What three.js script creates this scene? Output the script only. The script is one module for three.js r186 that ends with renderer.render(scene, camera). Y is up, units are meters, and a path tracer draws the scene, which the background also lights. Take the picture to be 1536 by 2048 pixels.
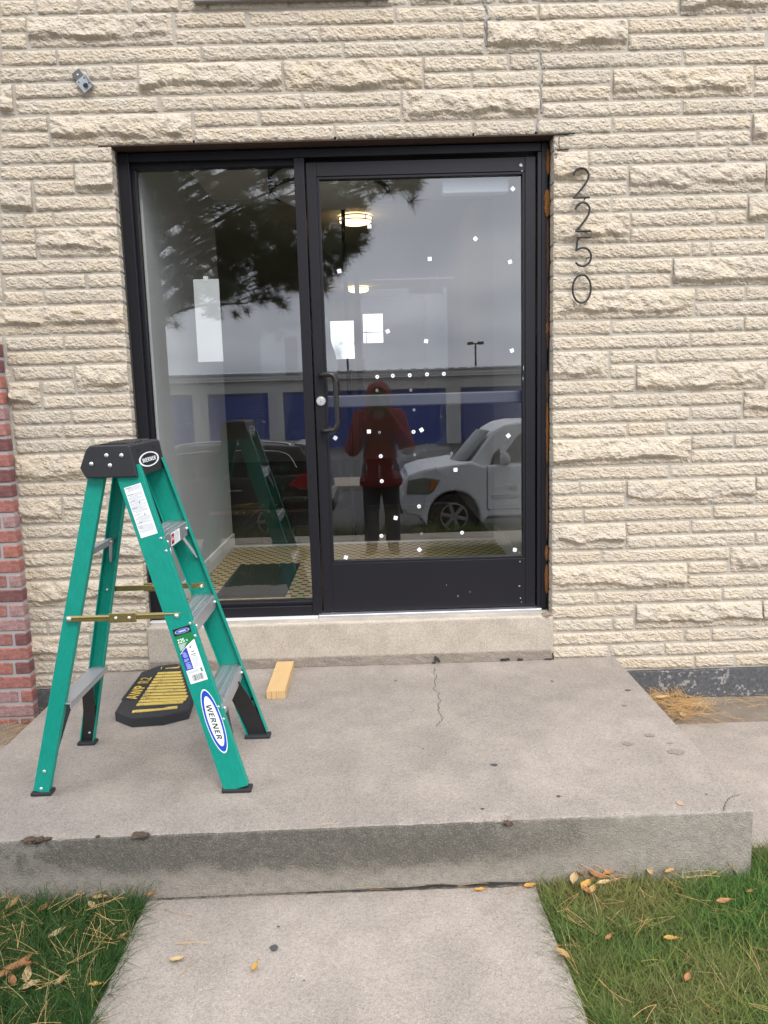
import * as THREE from 'three';
import { RoundedBoxGeometry } from 'three/addons/geometries/RoundedBoxGeometry.js';
import { mergeGeometries, mergeVertices } from 'three/addons/utils/BufferGeometryUtils.js';
import { ImprovedNoise } from 'three/addons/math/ImprovedNoise.js';
import { MarchingCubes } from 'three/addons/objects/MarchingCubes.js';

/* ---------------------------------------------------------------- camera, sky, sun, exposure */
const scene = new THREE.Scene();
const F = 1556, CX = 768, CY = 1024, EYE = new THREE.Vector3(0, 1.527, 3.77);
const axN = new THREE.Vector3((750 - CX) / F, -(790 - CY) / F, -1).normalize();     // camera axes seen from the wall's normal and the level of the courses
const axX = new THREE.Vector3(1, 0.0285, 0); axX.addScaledVector(axN, -axX.dot(axN)).normalize();
const axZ = axN.clone().negate(), axY = new THREE.Vector3().crossVectors(axZ, axX);
const camera = new THREE.PerspectiveCamera(2 * Math.atan(1024 / F) * 180 / Math.PI, 0.75, 0.02, 400);
camera.position.copy(EYE);
camera.quaternion.setFromRotationMatrix(new THREE.Matrix4().makeBasis(axX, axY, axZ).transpose());
camera.updateMatrixWorld(true);

const renderer = new THREE.WebGLRenderer({ antialias: true });
renderer.toneMapping = THREE.LinearToneMapping;
renderer.toneMappingExposure = 2.02;
renderer.shadowMap.enabled = true;

const perlin = new ImprovedNoise();
const noise = (x, y, z = 0) => perlin.noise(x, y, z);
function fbm(x, y, z = 0, o = 4) { let s = 0, a = 0.5; for (let i = 0; i < o; i++) { s += a * noise(x, y, z); x *= 2.03; y *= 2.03; z *= 2.03; a *= 0.5; } return s; }

{ // overcast sky: brighter towards the zenith, soft cloud shapes all round
  const w = 1024, h = 512, d = new Float32Array(w * h * 4);
  for (let j = 0; j < h; j++) for (let i = 0; i < w; i++) {
    const el = ((j + 0.5) / h - 0.5) * Math.PI, az = ((i + 0.5) / w) * Math.PI * 2;
    const dx = Math.cos(el) * Math.cos(az), dy = Math.sin(el), dz = Math.cos(el) * Math.sin(az);
    const up = Math.max(0, dy), k = 1 / (0.16 + up);
    const c = fbm(dx * k * 1.1 + 3.1, dz * k * 0.9 + 7.7, 0.4, 5) * 0.9 + 0.35 * fbm(dx * 3, dy * 9, dz * 3 + 4, 4);
    const L = (0.86 + 0.62 * up) * (1 + 0.62 * c);
    const o = (j * w + i) * 4;
    const t = Math.min(1, Math.max(0, 0.5 - c));
    d[o] = L * (0.955 - 0.06 * t); d[o + 1] = L * (0.995 - 0.02 * t); d[o + 2] = L * (1.085 + 0.05 * t); d[o + 3] = 1;
  }
  const sky = new THREE.DataTexture(d, w, h, THREE.RGBAFormat, THREE.FloatType);
  sky.mapping = THREE.EquirectangularReflectionMapping; sky.magFilter = sky.minFilter = THREE.LinearFilter; sky.wrapS = THREE.RepeatWrapping; sky.needsUpdate = true;
  scene.background = sky; scene.environment = sky;
}
const sun = new THREE.DirectionalLight(new THREE.Color(1, 0.95, 0.88), 1.45);
sun.position.set(2.2, 8, 7.6); sun.castShadow = true; sun.shadow.radius = 45;
Object.assign(sun.shadow.camera, { left: -9, right: 9, top: 9, bottom: -9, near: 0.5, far: 40 });
sun.shadow.mapSize.set(2048, 2048);
scene.add(sun, sun.target);

/* ---------------------------------------------------------------- pixels of the photograph to places */
function ray(u, v) { const c = new THREE.Vector3((u - CX) / F, -(v - CY) / F, -1); return new THREE.Vector3(axX.dot(c), axY.dot(c), axZ.dot(c)); }
function W(u, v, z = 0) { const d = ray(u, v), t = (z - EYE.z) / d.z; return new THREE.Vector3(d.x * t, EYE.y + d.y * t, z); }
function G(u, v, y = 0) { const d = ray(u, v), t = (y - EYE.y) / d.y; return new THREE.Vector3(d.x * t, y, EYE.z + d.z * t); }
function toPx(p) { const q = new THREE.Vector3(p.x, p.y, p.z).sub(EYE); const c = new THREE.Vector3(axX.x * q.x + axY.x * q.y + axZ.x * q.z, axX.y * q.x + axY.y * q.y + axZ.y * q.z, axX.z * q.x + axY.z * q.y + axZ.z * q.z); return [CX - F * c.x / c.z, CY + F * c.y / c.z]; }

/* ---------------------------------------------------------------- helpers */
let seed0 = 12345;
function rng(s) { let a = s >>> 0; return () => { a = (a + 0x6D2B79F5) | 0; let t = Math.imul(a ^ (a >>> 15), 1 | a); t = (t + Math.imul(t ^ (t >>> 7), 61 | t)) ^ t; return ((t ^ (t >>> 14)) >>> 0) / 4294967296; }; }
const taken = {};
function numbered(n) { if (!(n in taken)) { taken[n] = 0; return n; } taken[n]++; return n + '_' + String(taken[n]).padStart(3, '0'); }
function tag(o, label, category, group) { o.userData.label = label; o.userData.category = category; if (group) o.userData.group = group; return o; }
function thing(name, label, category, pos = [0, 0, 0], turn = 0, group) { const o = new THREE.Group(); o.name = numbered(name); o.position.set(...pos); o.rotation.y = turn; tag(o, label, category, group); scene.add(o); return o; }
function part(name, geo, mat, parent) { const m = new THREE.Mesh(Array.isArray(geo) ? merge(geo) : geo, mat); m.name = name; parent.add(m); return m; }
function single(name, geo, mat, label, category, group) { const m = new THREE.Mesh(Array.isArray(geo) ? merge(geo) : geo, mat); m.name = numbered(name); tag(m, label, category, group); scene.add(m); return m; }
function struct(name, geo, mat) { const m = new THREE.Mesh(Array.isArray(geo) ? merge(geo) : geo, mat); m.name = numbered(name); m.userData.kind = 'structure'; scene.add(m); return m; }
function merge(list) { return mergeGeometries(list.map(g => { const q = g.index ? g.toNonIndexed() : g; for (const k of Object.keys(q.attributes)) if (!['position', 'normal', 'uv'].includes(k)) q.deleteAttribute(k); return q; })); }
function uvBox(g, s = 1) { // uv in metres, taken from the side each face looks to
  const q = g.index ? g.toNonIndexed() : g, p = q.attributes.position, n = q.attributes.normal, uv = new Float32Array(p.count * 2);
  for (let i = 0; i < p.count; i += 3) {
    const ax = Math.abs(n.getX(i) + n.getX(i + 1) + n.getX(i + 2)), ay = Math.abs(n.getY(i) + n.getY(i + 1) + n.getY(i + 2)), az = Math.abs(n.getZ(i) + n.getZ(i + 1) + n.getZ(i + 2));
    for (let k = i; k < i + 3; k++) {
      const x = p.getX(k), y = p.getY(k), z = p.getZ(k);
      const [a, b] = az >= ax && az >= ay ? [x, y] : ay >= ax ? [x, z] : [z, y];
      uv[k * 2] = a * s; uv[k * 2 + 1] = b * s;
    }
  }
  q.setAttribute('uv', new THREE.BufferAttribute(uv, 2)); return q;
}
function box(x0, x1, y0, y1, z0, z1, r = 0, seg = 2) {
  const w = x1 - x0, h = y1 - y0, d = z1 - z0;
  const g = r > 0 ? new RoundedBoxGeometry(w, h, d, seg, Math.min(r, w / 2.01, h / 2.01, d / 2.01)) : new THREE.BoxGeometry(w, h, d);
  g.translate((x0 + x1) / 2, (y0 + y1) / 2, (z0 + z1) / 2); return uvBox(g);
}
function cyl(r0, r1, a, b, n = 16, open = false) { // from point a (radius r0) to point b (radius r1)
  const A = new THREE.Vector3(...a), B = new THREE.Vector3(...b), d = B.clone().sub(A);
  const g = new THREE.CylinderGeometry(r1, r0, d.length(), n, 1, open); g.applyQuaternion(new THREE.Quaternion().setFromUnitVectors(new THREE.Vector3(0, 1, 0), d.normalize()));
  g.translate((A.x + B.x) / 2, (A.y + B.y) / 2, (A.z + B.z) / 2); return g;
}
function tube(pts, r, n = 10, seg = 0, closed = false) { const c = new THREE.CatmullRomCurve3(pts.map(p => new THREE.Vector3(...p)), closed, 'catmullrom', 0.5); return new THREE.TubeGeometry(c, seg || pts.length * 6, r, n, closed); }
function extrude(pts, depth, bevel = 0, holes = [], bs = 2) { const s = new THREE.Shape(pts.map(p => new THREE.Vector2(p[0], p[1]))); for (const h of holes) s.holes.push(new THREE.Path(h.map(p => new THREE.Vector2(p[0], p[1])))); return new THREE.ExtrudeGeometry(s, { depth, bevelEnabled: bevel > 0, bevelSize: bevel, bevelThickness: bevel, bevelSegments: bs, curveSegments: 10 }); }
function flatPoly(pts, y) { const s = new THREE.Shape(pts.map(p => new THREE.Vector2(p[0], -p[1]))); const g = new THREE.ShapeGeometry(s); g.rotateX(-Math.PI / 2); g.translate(0, y, 0); return uvBox(g); }

/* textures */
const lerp = (a, b, t) => a + (b - a) * t, clamp = (x, a = 0, b = 1) => Math.min(b, Math.max(a, x)), smooth = (a, b, x) => { const t = clamp((x - a) / (b - a)); return t * t * (3 - 2 * t); };
function lattice(n, s) { const r = rng(s), a = new Float32Array(n * n); for (let i = 0; i < a.length; i++) a[i] = r() * 2 - 1; return a; }
function tileNoise(size, cells, s, cellsY = cells) { // value noise that repeats
  const r = rng(s), g = new Float32Array(cells * cellsY); for (let i = 0; i < g.length; i++) g[i] = r() * 2 - 1;
  const out = new Float32Array(size * size);
  for (let j = 0; j < size; j++) { const fy = j / size * cellsY, y0 = Math.floor(fy), ty = fy - y0, sy = ty * ty * (3 - 2 * ty), ya = (y0 % cellsY) * cells, yb = ((y0 + 1) % cellsY) * cells;
    for (let i = 0; i < size; i++) { const fx = i / size * cells, x0 = Math.floor(fx), tx = fx - x0, sx = tx * tx * (3 - 2 * tx), xa = x0 % cells, xb = (x0 + 1) % cells;
      out[j * size + i] = lerp(lerp(g[ya + xa], g[ya + xb], sx), lerp(g[yb + xa], g[yb + xb], sx), sy); } }
  return out;
}
function dataTex(size, fn, srgb, h = size) {
  const d = new Uint8Array(size * h * 4);
  for (let j = 0; j < h; j++) for (let i = 0; i < size; i++) { const c = fn(i, j), o = (j * size + i) * 4; d[o] = clamp(c[0], 0, 255); d[o + 1] = clamp(c[1], 0, 255); d[o + 2] = clamp(c[2], 0, 255); d[o + 3] = 255; }
  const t = new THREE.DataTexture(d, size, h, THREE.RGBAFormat); t.wrapS = t.wrapT = THREE.RepeatWrapping; t.magFilter = THREE.LinearFilter; t.minFilter = THREE.LinearMipmapLinearFilter; t.generateMipmaps = true;
  if (srgb) t.colorSpace = THREE.SRGBColorSpace; t.needsUpdate = true; return t;
}
function rep(t, x, y = x) { const c = t.clone(); c.repeat.set(x, y); c.needsUpdate = true; return c; }
function canvasTex(w, h, draw) { const c = document.createElement('canvas'); c.width = w; c.height = h; draw(c.getContext('2d'), w, h); const t = new THREE.CanvasTexture(c); t.colorSpace = THREE.SRGBColorSpace; return t; }
const mat = (color, roughness = 0.8, extra = {}) => new THREE.MeshPhysicalMaterial({ color: typeof color === 'string' ? new THREE.Color(color) : new THREE.Color().setRGB(...color), roughness, ...extra });

const N512 = { a: tileNoise(1024, 6, 1), b: tileNoise(1024, 17, 2), c: tileNoise(1024, 48, 3), d: tileNoise(1024, 130, 4), e: tileNoise(1024, 340, 5), f: tileNoise(1024, 512, 6) };
const at = (k, i, j) => N512[k][((j & 1023) << 10) | (i & 1023)];
const stoneMap = dataTex(1024, (i, j) => {
  const m = 0.5 * at('a', i, j) + 0.5 * at('b', i, j), g = 0.45 * at('c', i, j) + 0.5 * at('d', i + j >> 0, j - (i >> 2)), e = at('e', i, j);
  const pit = clamp((at('d', i, j) + 0.6 * at('e', i, j) - 0.95) * 2.2), warm = clamp(0.5 + 0.6 * m);
  const L = 217 + 12 * g + 12 * e - 60 * pit + 5 * m;
  return [L, L * (0.957 - 0.014 * warm), L * (0.897 - 0.048 * warm)];
}, true);
const stoneBump = dataTex(1024, (i, j) => { // chips that lean one way, as the stone was split
  const u = i + j, v = j * 3 - i;
  const s = 0.55 * at('d', u >> 1, v >> 2) + 0.25 * at('c', u >> 1, v >> 2) + 0.42 * at('d', i, j) + 0.2 * at('e', i, j); const h = 128 + 95 * s; return [h, h, h];
}, false);
const concMap = dataTex(1024, (i, j) => {
  const m = 0.6 * at('a', i, j) + 0.4 * at('b', i, j), e = at('e', i, j), f = at('f', i, j), d = at('d', i, j);
  const dark = clamp((0.8 * e + 0.35 * f + 0.3 * d - 0.72) * 3), light = clamp((at('e', i + 371, j + 89) + 0.5 * at('f', i + 99, j + 450) - 0.80) * 2.4);
  const L = 170 + 15 * m + 8 * d + 15 * e + 12 * f - 92 * dark + 46 * light;
  return [L * 1.0, L * 0.943, L * 0.882];
}, true);
const concBump = dataTex(1024, (i, j) => { const h = 128 + 40 * at('e', i, j) + 50 * at('f', i, j) + 20 * at('d', i, j); return [h, h, h]; }, false);
const grainBump = rep(concBump, 2.2);
const M = {
  mortar: mat([0.40, 0.36, 0.305], 0.95, { bumpMap: rep(concBump, 2.5), bumpScale: 0.0015 }),
  conc: new THREE.MeshPhysicalMaterial({ map: rep(concMap, 0.9), bumpMap: rep(concBump, 0.9), bumpScale: 0.0022, roughness: 0.92, color: new THREE.Color().setRGB(0.65, 0.63, 0.61) }),
  concWalk: new THREE.MeshPhysicalMaterial({ map: rep(concMap, 1.0), bumpMap: rep(concBump, 1.0), bumpScale: 0.0026, roughness: 0.93, color: new THREE.Color().setRGB(0.72, 0.695, 0.67) }),
  bronze: mat([0.0085, 0.0078, 0.0105], 0.42, { specularIntensity: 0.6, bumpMap: grainBump, bumpScale: 0.00015 }),
  black: mat([0.012, 0.012, 0.014], 0.55),
  rubber: mat([0.02, 0.02, 0.022], 0.8, { bumpMap: rep(concBump, 3), bumpScale: 0.0008 }),
  alum: mat([0.62, 0.63, 0.65], 0.38, { metalness: 0.85, bumpMap: rep(concBump, 4), bumpScale: 0.0003 }),
  alumDull: mat([0.42, 0.42, 0.43], 0.5, { metalness: 0.6 }),
  steel: mat([0.55, 0.55, 0.55], 0.32, { metalness: 0.9 }),
  glass: new THREE.MeshPhysicalMaterial({ color: new THREE.Color().setRGB(0.93, 0.95, 0.95), roughness: 0, transmission: 1, thickness: 0, ior: 2.2 }),
  white: mat([0.72, 0.72, 0.71], 0.6),
  plaster: mat([0.62, 0.61, 0.59], 0.9, { bumpMap: rep(concBump, 2), bumpScale: 0.0015 }),
};

/* ---------------------------------------------------------------- the ground */
const SLAB = 0.215, SILL = 0.44, STREET = -0.95;
const OPEN_L = -1.142, OPEN_R = 0.832, LINTEL = 2.662, FRONT = 1.54, SLAB_R = 1.142, SLAB_L = -1.478;
const soilMap = dataTex(512, (i, j) => { const L = 70 + 26 * at('b', i * 2, j * 2) + 22 * at('d', i * 2, j * 2) + 20 * at('e', i, j); return [L, L * 0.86, L * 0.68]; }, true);
const M2 = {
  soil: new THREE.MeshPhysicalMaterial({ map: rep(soilMap, 1.5), roughness: 1, bumpMap: rep(concBump, 2), bumpScale: 0.012 }),
  dirt: new THREE.MeshPhysicalMaterial({ map: rep(concMap, 1.6), roughness: 1, bumpMap: rep(concBump, 1.2), bumpScale: 0.012, color: new THREE.Color().setRGB(0.62, 0.56, 0.48) }),
  asphalt: mat([0.055, 0.055, 0.058], 0.9, { bumpMap: rep(concBump, 0.8), bumpScale: 0.004 }),
  tan: mat([0.36, 0.31, 0.25], 0.95, { bumpMap: rep(concBump, 0.8), bumpScale: 0.002 }),
};
const FALL = z => -0.10 * smooth(2.6, 4.2, z), BANK = z => smooth(5.28, 7.1, z);
function sheet(x0, x1, z0, z1, y, sx = 1, sz = 1, fn) {
  const g = new THREE.PlaneGeometry(x1 - x0, z1 - z0, sx, sz); g.rotateX(-Math.PI / 2); g.translate((x0 + x1) / 2, y, (z0 + z1) / 2);
  if (fn) { const p = g.attributes.position; for (let i = 0; i < p.count; i++) p.setY(i, y + fn(p.getX(i), p.getZ(i))); g.computeVertexNormals(); }
  return uvBox(g);
}
{ // one sheet for all the earth: lawn by the house, a bank down to the street, the level beyond
  const xs = [], zs = []; for (let x = -260; x <= 260;) { xs.push(x); const a = Math.abs(x + 0.01); x += a < 8 ? 0.4 : a < 30 ? 4 : 46; } xs.push(260);
  for (let z = -60; z <= 300;) { zs.push(z); z += z < -1 ? 12 : z < 9 ? 0.25 : z < 60 ? 5 : 60; }
  const pos = [], idx = [], uv = [];
  for (const z of zs) for (const x of xs) { const f = BANK(z); const y = (FALL(z) - 0.035) * (1 - f) + (STREET - 0.02) * f + 0.008 * noise(x * 3, z * 3) * (z < 8 ? 1 : 0); pos.push(x, y, z); uv.push(x, z); }
  for (let j = 0; j < zs.length - 1; j++) for (let i = 0; i < xs.length - 1; i++) { const a = j * xs.length + i, b = a + 1, c = a + xs.length, d = c + 1; idx.push(a, c, b, b, c, d); }
  const g = new THREE.BufferGeometry(); g.setAttribute('position', new THREE.Float32BufferAttribute(pos, 3)); g.setAttribute('uv', new THREE.Float32BufferAttribute(uv, 2)); g.setIndex(idx); g.computeVertexNormals();
  struct('ground', g, M2.soil);
}
struct('street', box(-120, 120, STREET - 0.25, STREET, 7.7, 16.7), M2.asphalt);
struct('street_kerb', [box(-120, 120, STREET - 0.25, STREET + 0.12, 7.5, 7.7, 0.02)], M2.tan);
struct('far_sidewalk', [box(-120, 120, STREET - 0.25, STREET + 0.12, 16.7, 18.9, 0.02)], M2.tan);
struct('storage_lot', box(-120, 120, STREET - 0.25, STREET + 0.02, 18.9, 90), M2.asphalt);
struct('public_sidewalk', [box(-30, 30, -0.25, -0.10, 4.3, 5.22, 0.01)], M2.tan);

/* walkway to the stoop, its back edge broken where it meets the stoop */
{
  const pts = [], L0 = -0.753, R0 = 0.452;
  pts.push([L0, 4.28], [R0 + 0.04, 4.28]);
  for (let z = 4.2; z > 1.62; z -= 0.05) pts.push([R0 + 0.02 * smooth(1.5, 2.1, z) + 0.007 * noise(z * 9, 3.3), z]);
  for (let x = R0; x >= L0 - 1e-6; x -= 0.008) {
    const gap = 0.0075 + 0.007 * smooth(-0.45, 0.25, x) * (0.55 + 0.9 * Math.abs(noise(x * 14, 1.7))) + 0.006 * Math.abs(noise(x * 45, 4.1)) + 0.004 * smooth(0.1, 0.35, x);
    pts.push([x, FRONT - 0.018 * x + gap]);
  }
  for (let z = 1.62; z < 4.25; z += 0.05) pts.push([L0 + 0.006 * noise(z * 9, 8.3), z]);
  const g = extrude(pts.map(p => [p[0], -p[1]]), 0.1, 0.004); g.rotateX(-Math.PI / 2); g.translate(0, -0.104, 0); { const p = g.attributes.position; for (let i = 0; i < p.count; i++) p.setY(i, p.getY(i) + FALL(p.getZ(i))); }
  struct('walkway', uvBox(g), M.concWalk);
}
/* low walks on both sides of the stoop, and the dirt strip along the foundation */
struct('side_walkway', [box(1.16, 8, -0.12, 0.0, 0.402, 1.372, 0.012)], M.concWalk);
struct('side_walkway', [box(-8, -1.495, -0.12, 0.0, 0.40, 1.40, 0.012)], M.concWalk);
struct('dirt_strip', [sheet(1.15, 8, 0.09, 0.401, -0.012, 120, 10, (x, z) => 0.012 * noise(x * 9, z * 9) + 0.006 * noise(x * 31, z * 31)), sheet(-8, -1.48, 0.09, 0.40, -0.012, 60, 6, (x, z) => 0.012 * noise(x * 9, z * 9))], M2.dirt);

/* the stoop: worn edge, chips out of it, weathered front */
{
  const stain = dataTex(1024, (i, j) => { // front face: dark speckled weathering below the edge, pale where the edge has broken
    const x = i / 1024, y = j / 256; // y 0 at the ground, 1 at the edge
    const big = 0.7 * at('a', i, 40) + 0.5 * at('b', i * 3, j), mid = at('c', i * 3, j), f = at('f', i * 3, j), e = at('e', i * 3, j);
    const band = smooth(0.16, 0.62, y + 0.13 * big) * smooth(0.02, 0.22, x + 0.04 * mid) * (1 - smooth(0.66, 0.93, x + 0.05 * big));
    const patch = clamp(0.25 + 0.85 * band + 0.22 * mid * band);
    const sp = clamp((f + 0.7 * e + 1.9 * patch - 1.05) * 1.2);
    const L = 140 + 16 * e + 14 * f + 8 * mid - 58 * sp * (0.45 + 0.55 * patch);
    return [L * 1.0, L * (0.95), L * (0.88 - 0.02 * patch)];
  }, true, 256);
  stain.wrapS = stain.wrapT = THREE.ClampToEdgeWrapping;
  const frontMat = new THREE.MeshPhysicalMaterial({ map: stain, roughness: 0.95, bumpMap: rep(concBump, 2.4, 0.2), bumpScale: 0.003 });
  const chips = [[W(1010, 1648, FRONT).x, 0.030, 0.9], [W(960, 1650, FRONT).x, 0.02, 0.5], [W(1060, 1640, FRONT).x, 0.02, 0.4], [W(880, 1655, FRONT).x, 0.018, 0.4], [W(820, 1660, FRONT).x, 0.022, 0.4], [W(440, 1665, FRONT).x, 0.03, 0.35], [W(480, 1662, FRONT).x, 0.025, 0.3], [W(285, 1668, FRONT).x, 0.024, 0.9], [W(75, 1678, FRONT).x, 0.026, 0.9], [W(120, 1680, FRONT).x, 0.02, 0.6], [W(1250, 1635, FRONT).x, 0.016, 0.3]];
  const prof = []; // [distance back from the front, height below the top]
  for (let k = 0; k <= 14; k++) prof.push([0.011 + 0.089 * (1 - k / 14), 0]);
  for (let k = 1; k <= 6; k++) { const a = k / 6 * Math.PI / 2; prof.push([0.011 - 0.011 * Math.sin(a), 0.011 - 0.011 * Math.cos(a)]); }
  for (let k = 1; k <= 16; k++) prof.push([0, 0.011 + k / 16 * (SLAB + 0.09 - 0.011)]);
  const nx = 420, pos = [], uvT = [], uvF = [], idxT = [], idxF = [], np = prof.length;
  for (let i = 0; i <= nx; i++) {
    const x = lerp(SLAB_L, SLAB_R, i / nx), zf = FRONT - 0.018 * x;
    for (let k = 0; k < np; k++) {
      let [b, dn] = prof[k]; let z = zf - b, y = SLAB - dn;
      const nearEdge = Math.exp(-((b * b + dn * dn) / 0.0008));
      let cut = nearEdge * (0.007 * Math.max(0, noise(x * 28, 2.2)) + 0.004 * Math.max(0, noise(x * 120, 5.2)) + 0.0015 * noise(x * 260, k * 0.9));
      for (const [cx, r, s] of chips) { const q = ((x - cx) ** 2 + b * b * 0.8 + dn * dn) / (r * r); cut += 0.030 * s * Math.exp(-q * 1.1) * (0.75 + 0.5 * noise(x * 90, k * 0.7)); }
      y -= cut * 0.8; z -= cut * 0.8;
      y += b > 0.001 ? 0.0012 * noise(x * 5, z * 5) : 0; z += dn > 0.02 ? 0.0022 * noise(x * 7, y * 9) + 0.0012 * noise(x * 40, y * 40) : 0;
      pos.push(x, y, z); uvT.push(x, z); uvF.push((x - SLAB_L) / (SLAB_R - SLAB_L), clamp(Math.abs(y) / SLAB, 0.01, 0.99));
    }
  }
  for (let i = 0; i < nx; i++) for (let k = 0; k < np - 1; k++) { const a = i * np + k, b = a + 1, c = a + np, d = c + 1; (k < 17 ? idxT : idxF).push(a, b, c, c, b, d); }
  const mk = (idx, uvT) => { const g = new THREE.BufferGeometry(); g.setAttribute('position', new THREE.Float32BufferAttribute(pos, 3)); g.setAttribute('uv', new THREE.Float32BufferAttribute(uvT, 2)); g.setIndex(idx); g.computeVertexNormals(); return g; };
  const root = new THREE.Group(); root.name = 'stoop'; root.userData.kind = 'structure'; scene.add(root);
  const back = new THREE.PlaneGeometry(SLAB_R - SLAB_L, 1, 130, 60); { const p = back.attributes.position; for (let i = 0; i < p.count; i++) { const x = lerp(SLAB_L, SLAB_R, p.getX(i) / (SLAB_R - SLAB_L) + 0.5), t = 0.5 - p.getY(i), z = lerp(0.02, FRONT - 0.018 * x - 0.10, t); p.setXYZ(i, x, SLAB + 0.0012 * noise(x * 5, z * 5), z); } back.computeVertexNormals(); }
  part('top_surface', [uvBox(back), uvBox(mk(idxT, uvT))], M.conc, root);
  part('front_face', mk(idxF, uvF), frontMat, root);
  const sideR = extrude([[0.02, -0.09], [FRONT - 0.018 * SLAB_R - 0.004, -0.09], [FRONT - 0.018 * SLAB_R - 0.004, SLAB - 0.012], [FRONT - 0.03, SLAB - 0.002], [0.02, SLAB - 0.002]], 0.02); sideR.rotateY(-Math.PI / 2); sideR.translate(SLAB_R + 0.001, 0, 0);
  const sideL = sideR.clone(); sideL.translate(SLAB_L - SLAB_R + 0.018, 0, 0);
  part('side_face', uvBox(sideR), M.concWalk, root); part('side_face', uvBox(sideL), M.concWalk, root);
  // gum, tar and rust marks that lie on the concrete
  const spot = (u, v, r, squash, m, y = SLAB + 0.0022, s = 1) => { const c = G(u, v, y), pts = []; for (let k = 0; k < 22; k++) { const a = k / 22 * Math.PI * 2, q = r * (1 + 0.35 * noise(Math.cos(a) * 1.6 + u, Math.sin(a) * 1.6 + v, s)); pts.push([c.x + Math.cos(a) * q, c.z + Math.sin(a) * q * squash]); } return flatPoly(pts, y); };
  const tarAndGapDark = mat([0.06, 0.058, 0.06], 0.7), greyMark = new THREE.MeshPhysicalMaterial({ map: rep(concMap, 0.9), bumpMap: rep(concBump, 0.9), bumpScale: 0.0022, roughness: 0.92, color: new THREE.Color().setRGB(0.50, 0.49, 0.485) }), rust = mat([0.36, 0.24, 0.16], 0.9);
  for (const [u, v, r] of [[988, 1529, 0.012], [1117, 1592, 0.007], [965, 1617, 0.006], [791, 1361, 0.006], [1255, 1380, 0.012], [1104, 1362, 0.007], [1413, 1588, 0.004], [846, 1497, 0.004], [1500, 1600, 0.003], [620, 1453, 0.003]]) part('dark_spot', spot(u, v, r, 0.8, tarAndGapDark), tarAndGapDark, root);
  for (const [u, v, r] of [[1352, 1503, 0.030], [1255, 1487, 0.020], [1340, 1486, 0.012], [1300, 1470, 0.018], [1250, 1410, 0.012]]) part('grey_mark', spot(u, v, r, 0.75, greyMark), greyMark, root);
  part('rust_mark', spot(1360, 1606, 0.010, 1.6, rust), rust, root);
  // hairline crack running out from the step, and a second one at the corner
  const crack = (list, w, y = SLAB + 0.002) => { const pos = [], idx = []; list.forEach(([u, v], i) => { const c = G(u, v, y); const o = w * (0.6 + 0.7 * Math.abs(noise(u * 0.3, v * 0.3))); pos.push(c.x - o, y, c.z - o * 0.3, c.x + o, y, c.z + o * 0.3); if (i) { const a = i * 2; idx.push(a - 2, a, a - 1, a - 1, a, a + 1); } }); const g = new THREE.BufferGeometry(); g.setAttribute('position', new THREE.Float32BufferAttribute(pos, 3)); g.setIndex(idx); g.computeVertexNormals(); return uvBox(g); };
  const line = (p, n, j, s) => { const o = []; for (let i = 0; i < p.length - 1; i++) for (let k = 0; k < n; k++) { const t = k / n; o.push([lerp(p[i][0], p[i + 1][0], t) + j * noise(i * 3 + t * 9, s), lerp(p[i][1], p[i + 1][1], t) + j * 0.5 * noise(s, i * 3 + t * 9)]); } o.push(p[p.length - 1]); return o; };
  part('crack', crack(line([[866, 1335], [873, 1352], [868, 1375], [880, 1398], [876, 1420], [886, 1438], [872, 1452]], 8, 7, 1.3), 0.0016), tarAndGapDark, root);
  part('crack', crack(line([[1448, 1622], [1450, 1605], [1460, 1594], [1480, 1588]], 7, 6, 4.3), 0.0016), tarAndGapDark, root);
  // brown dirt clods on the worn edge, gap shade of the walkway joint painted as a dark dirt strip
  const clod = mat([0.105, 0.07, 0.045], 1, { bumpMap: grainBump, bumpScale: 0.006 }), jointShade = mat([0.035, 0.028, 0.022], 1, { bumpMap: grainBump, bumpScale: 0.004 });
  for (const [u, v, w, d] of [[66, 1668, 0.018, 0.016], [84, 1664, 0.014, 0.012], [100, 1660, 0.012, 0.008], [280, 1662, 0.018, 0.016], [294, 1660, 0.010, 0.010], [200, 1660, 0.007, 0.005], [1016, 1648, 0.014, 0.012]]) { const g = new THREE.SphereGeometry(1, 20, 12), p = g.attributes.position, c = W(u, v, FRONT - 0.01); for (let i = 0; i < p.count; i++) { const x = p.getX(i), y = p.getY(i), z = p.getZ(i), q = 1 + 0.7 * noise(x * 2 + u, y * 2, z * 2) + 0.5 * noise(x * 5 + u, y * 5, z * 5); p.setXYZ(i, c.x + x * w * q, Math.min(c.y, SLAB - 0.004) + 0.002 + y * 0.0035 * q, FRONT - 0.018 * c.x - 0.006 + z * d * q); } g.computeVertexNormals(); part('dirt_patch', uvBox(g), clod, root); }
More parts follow.
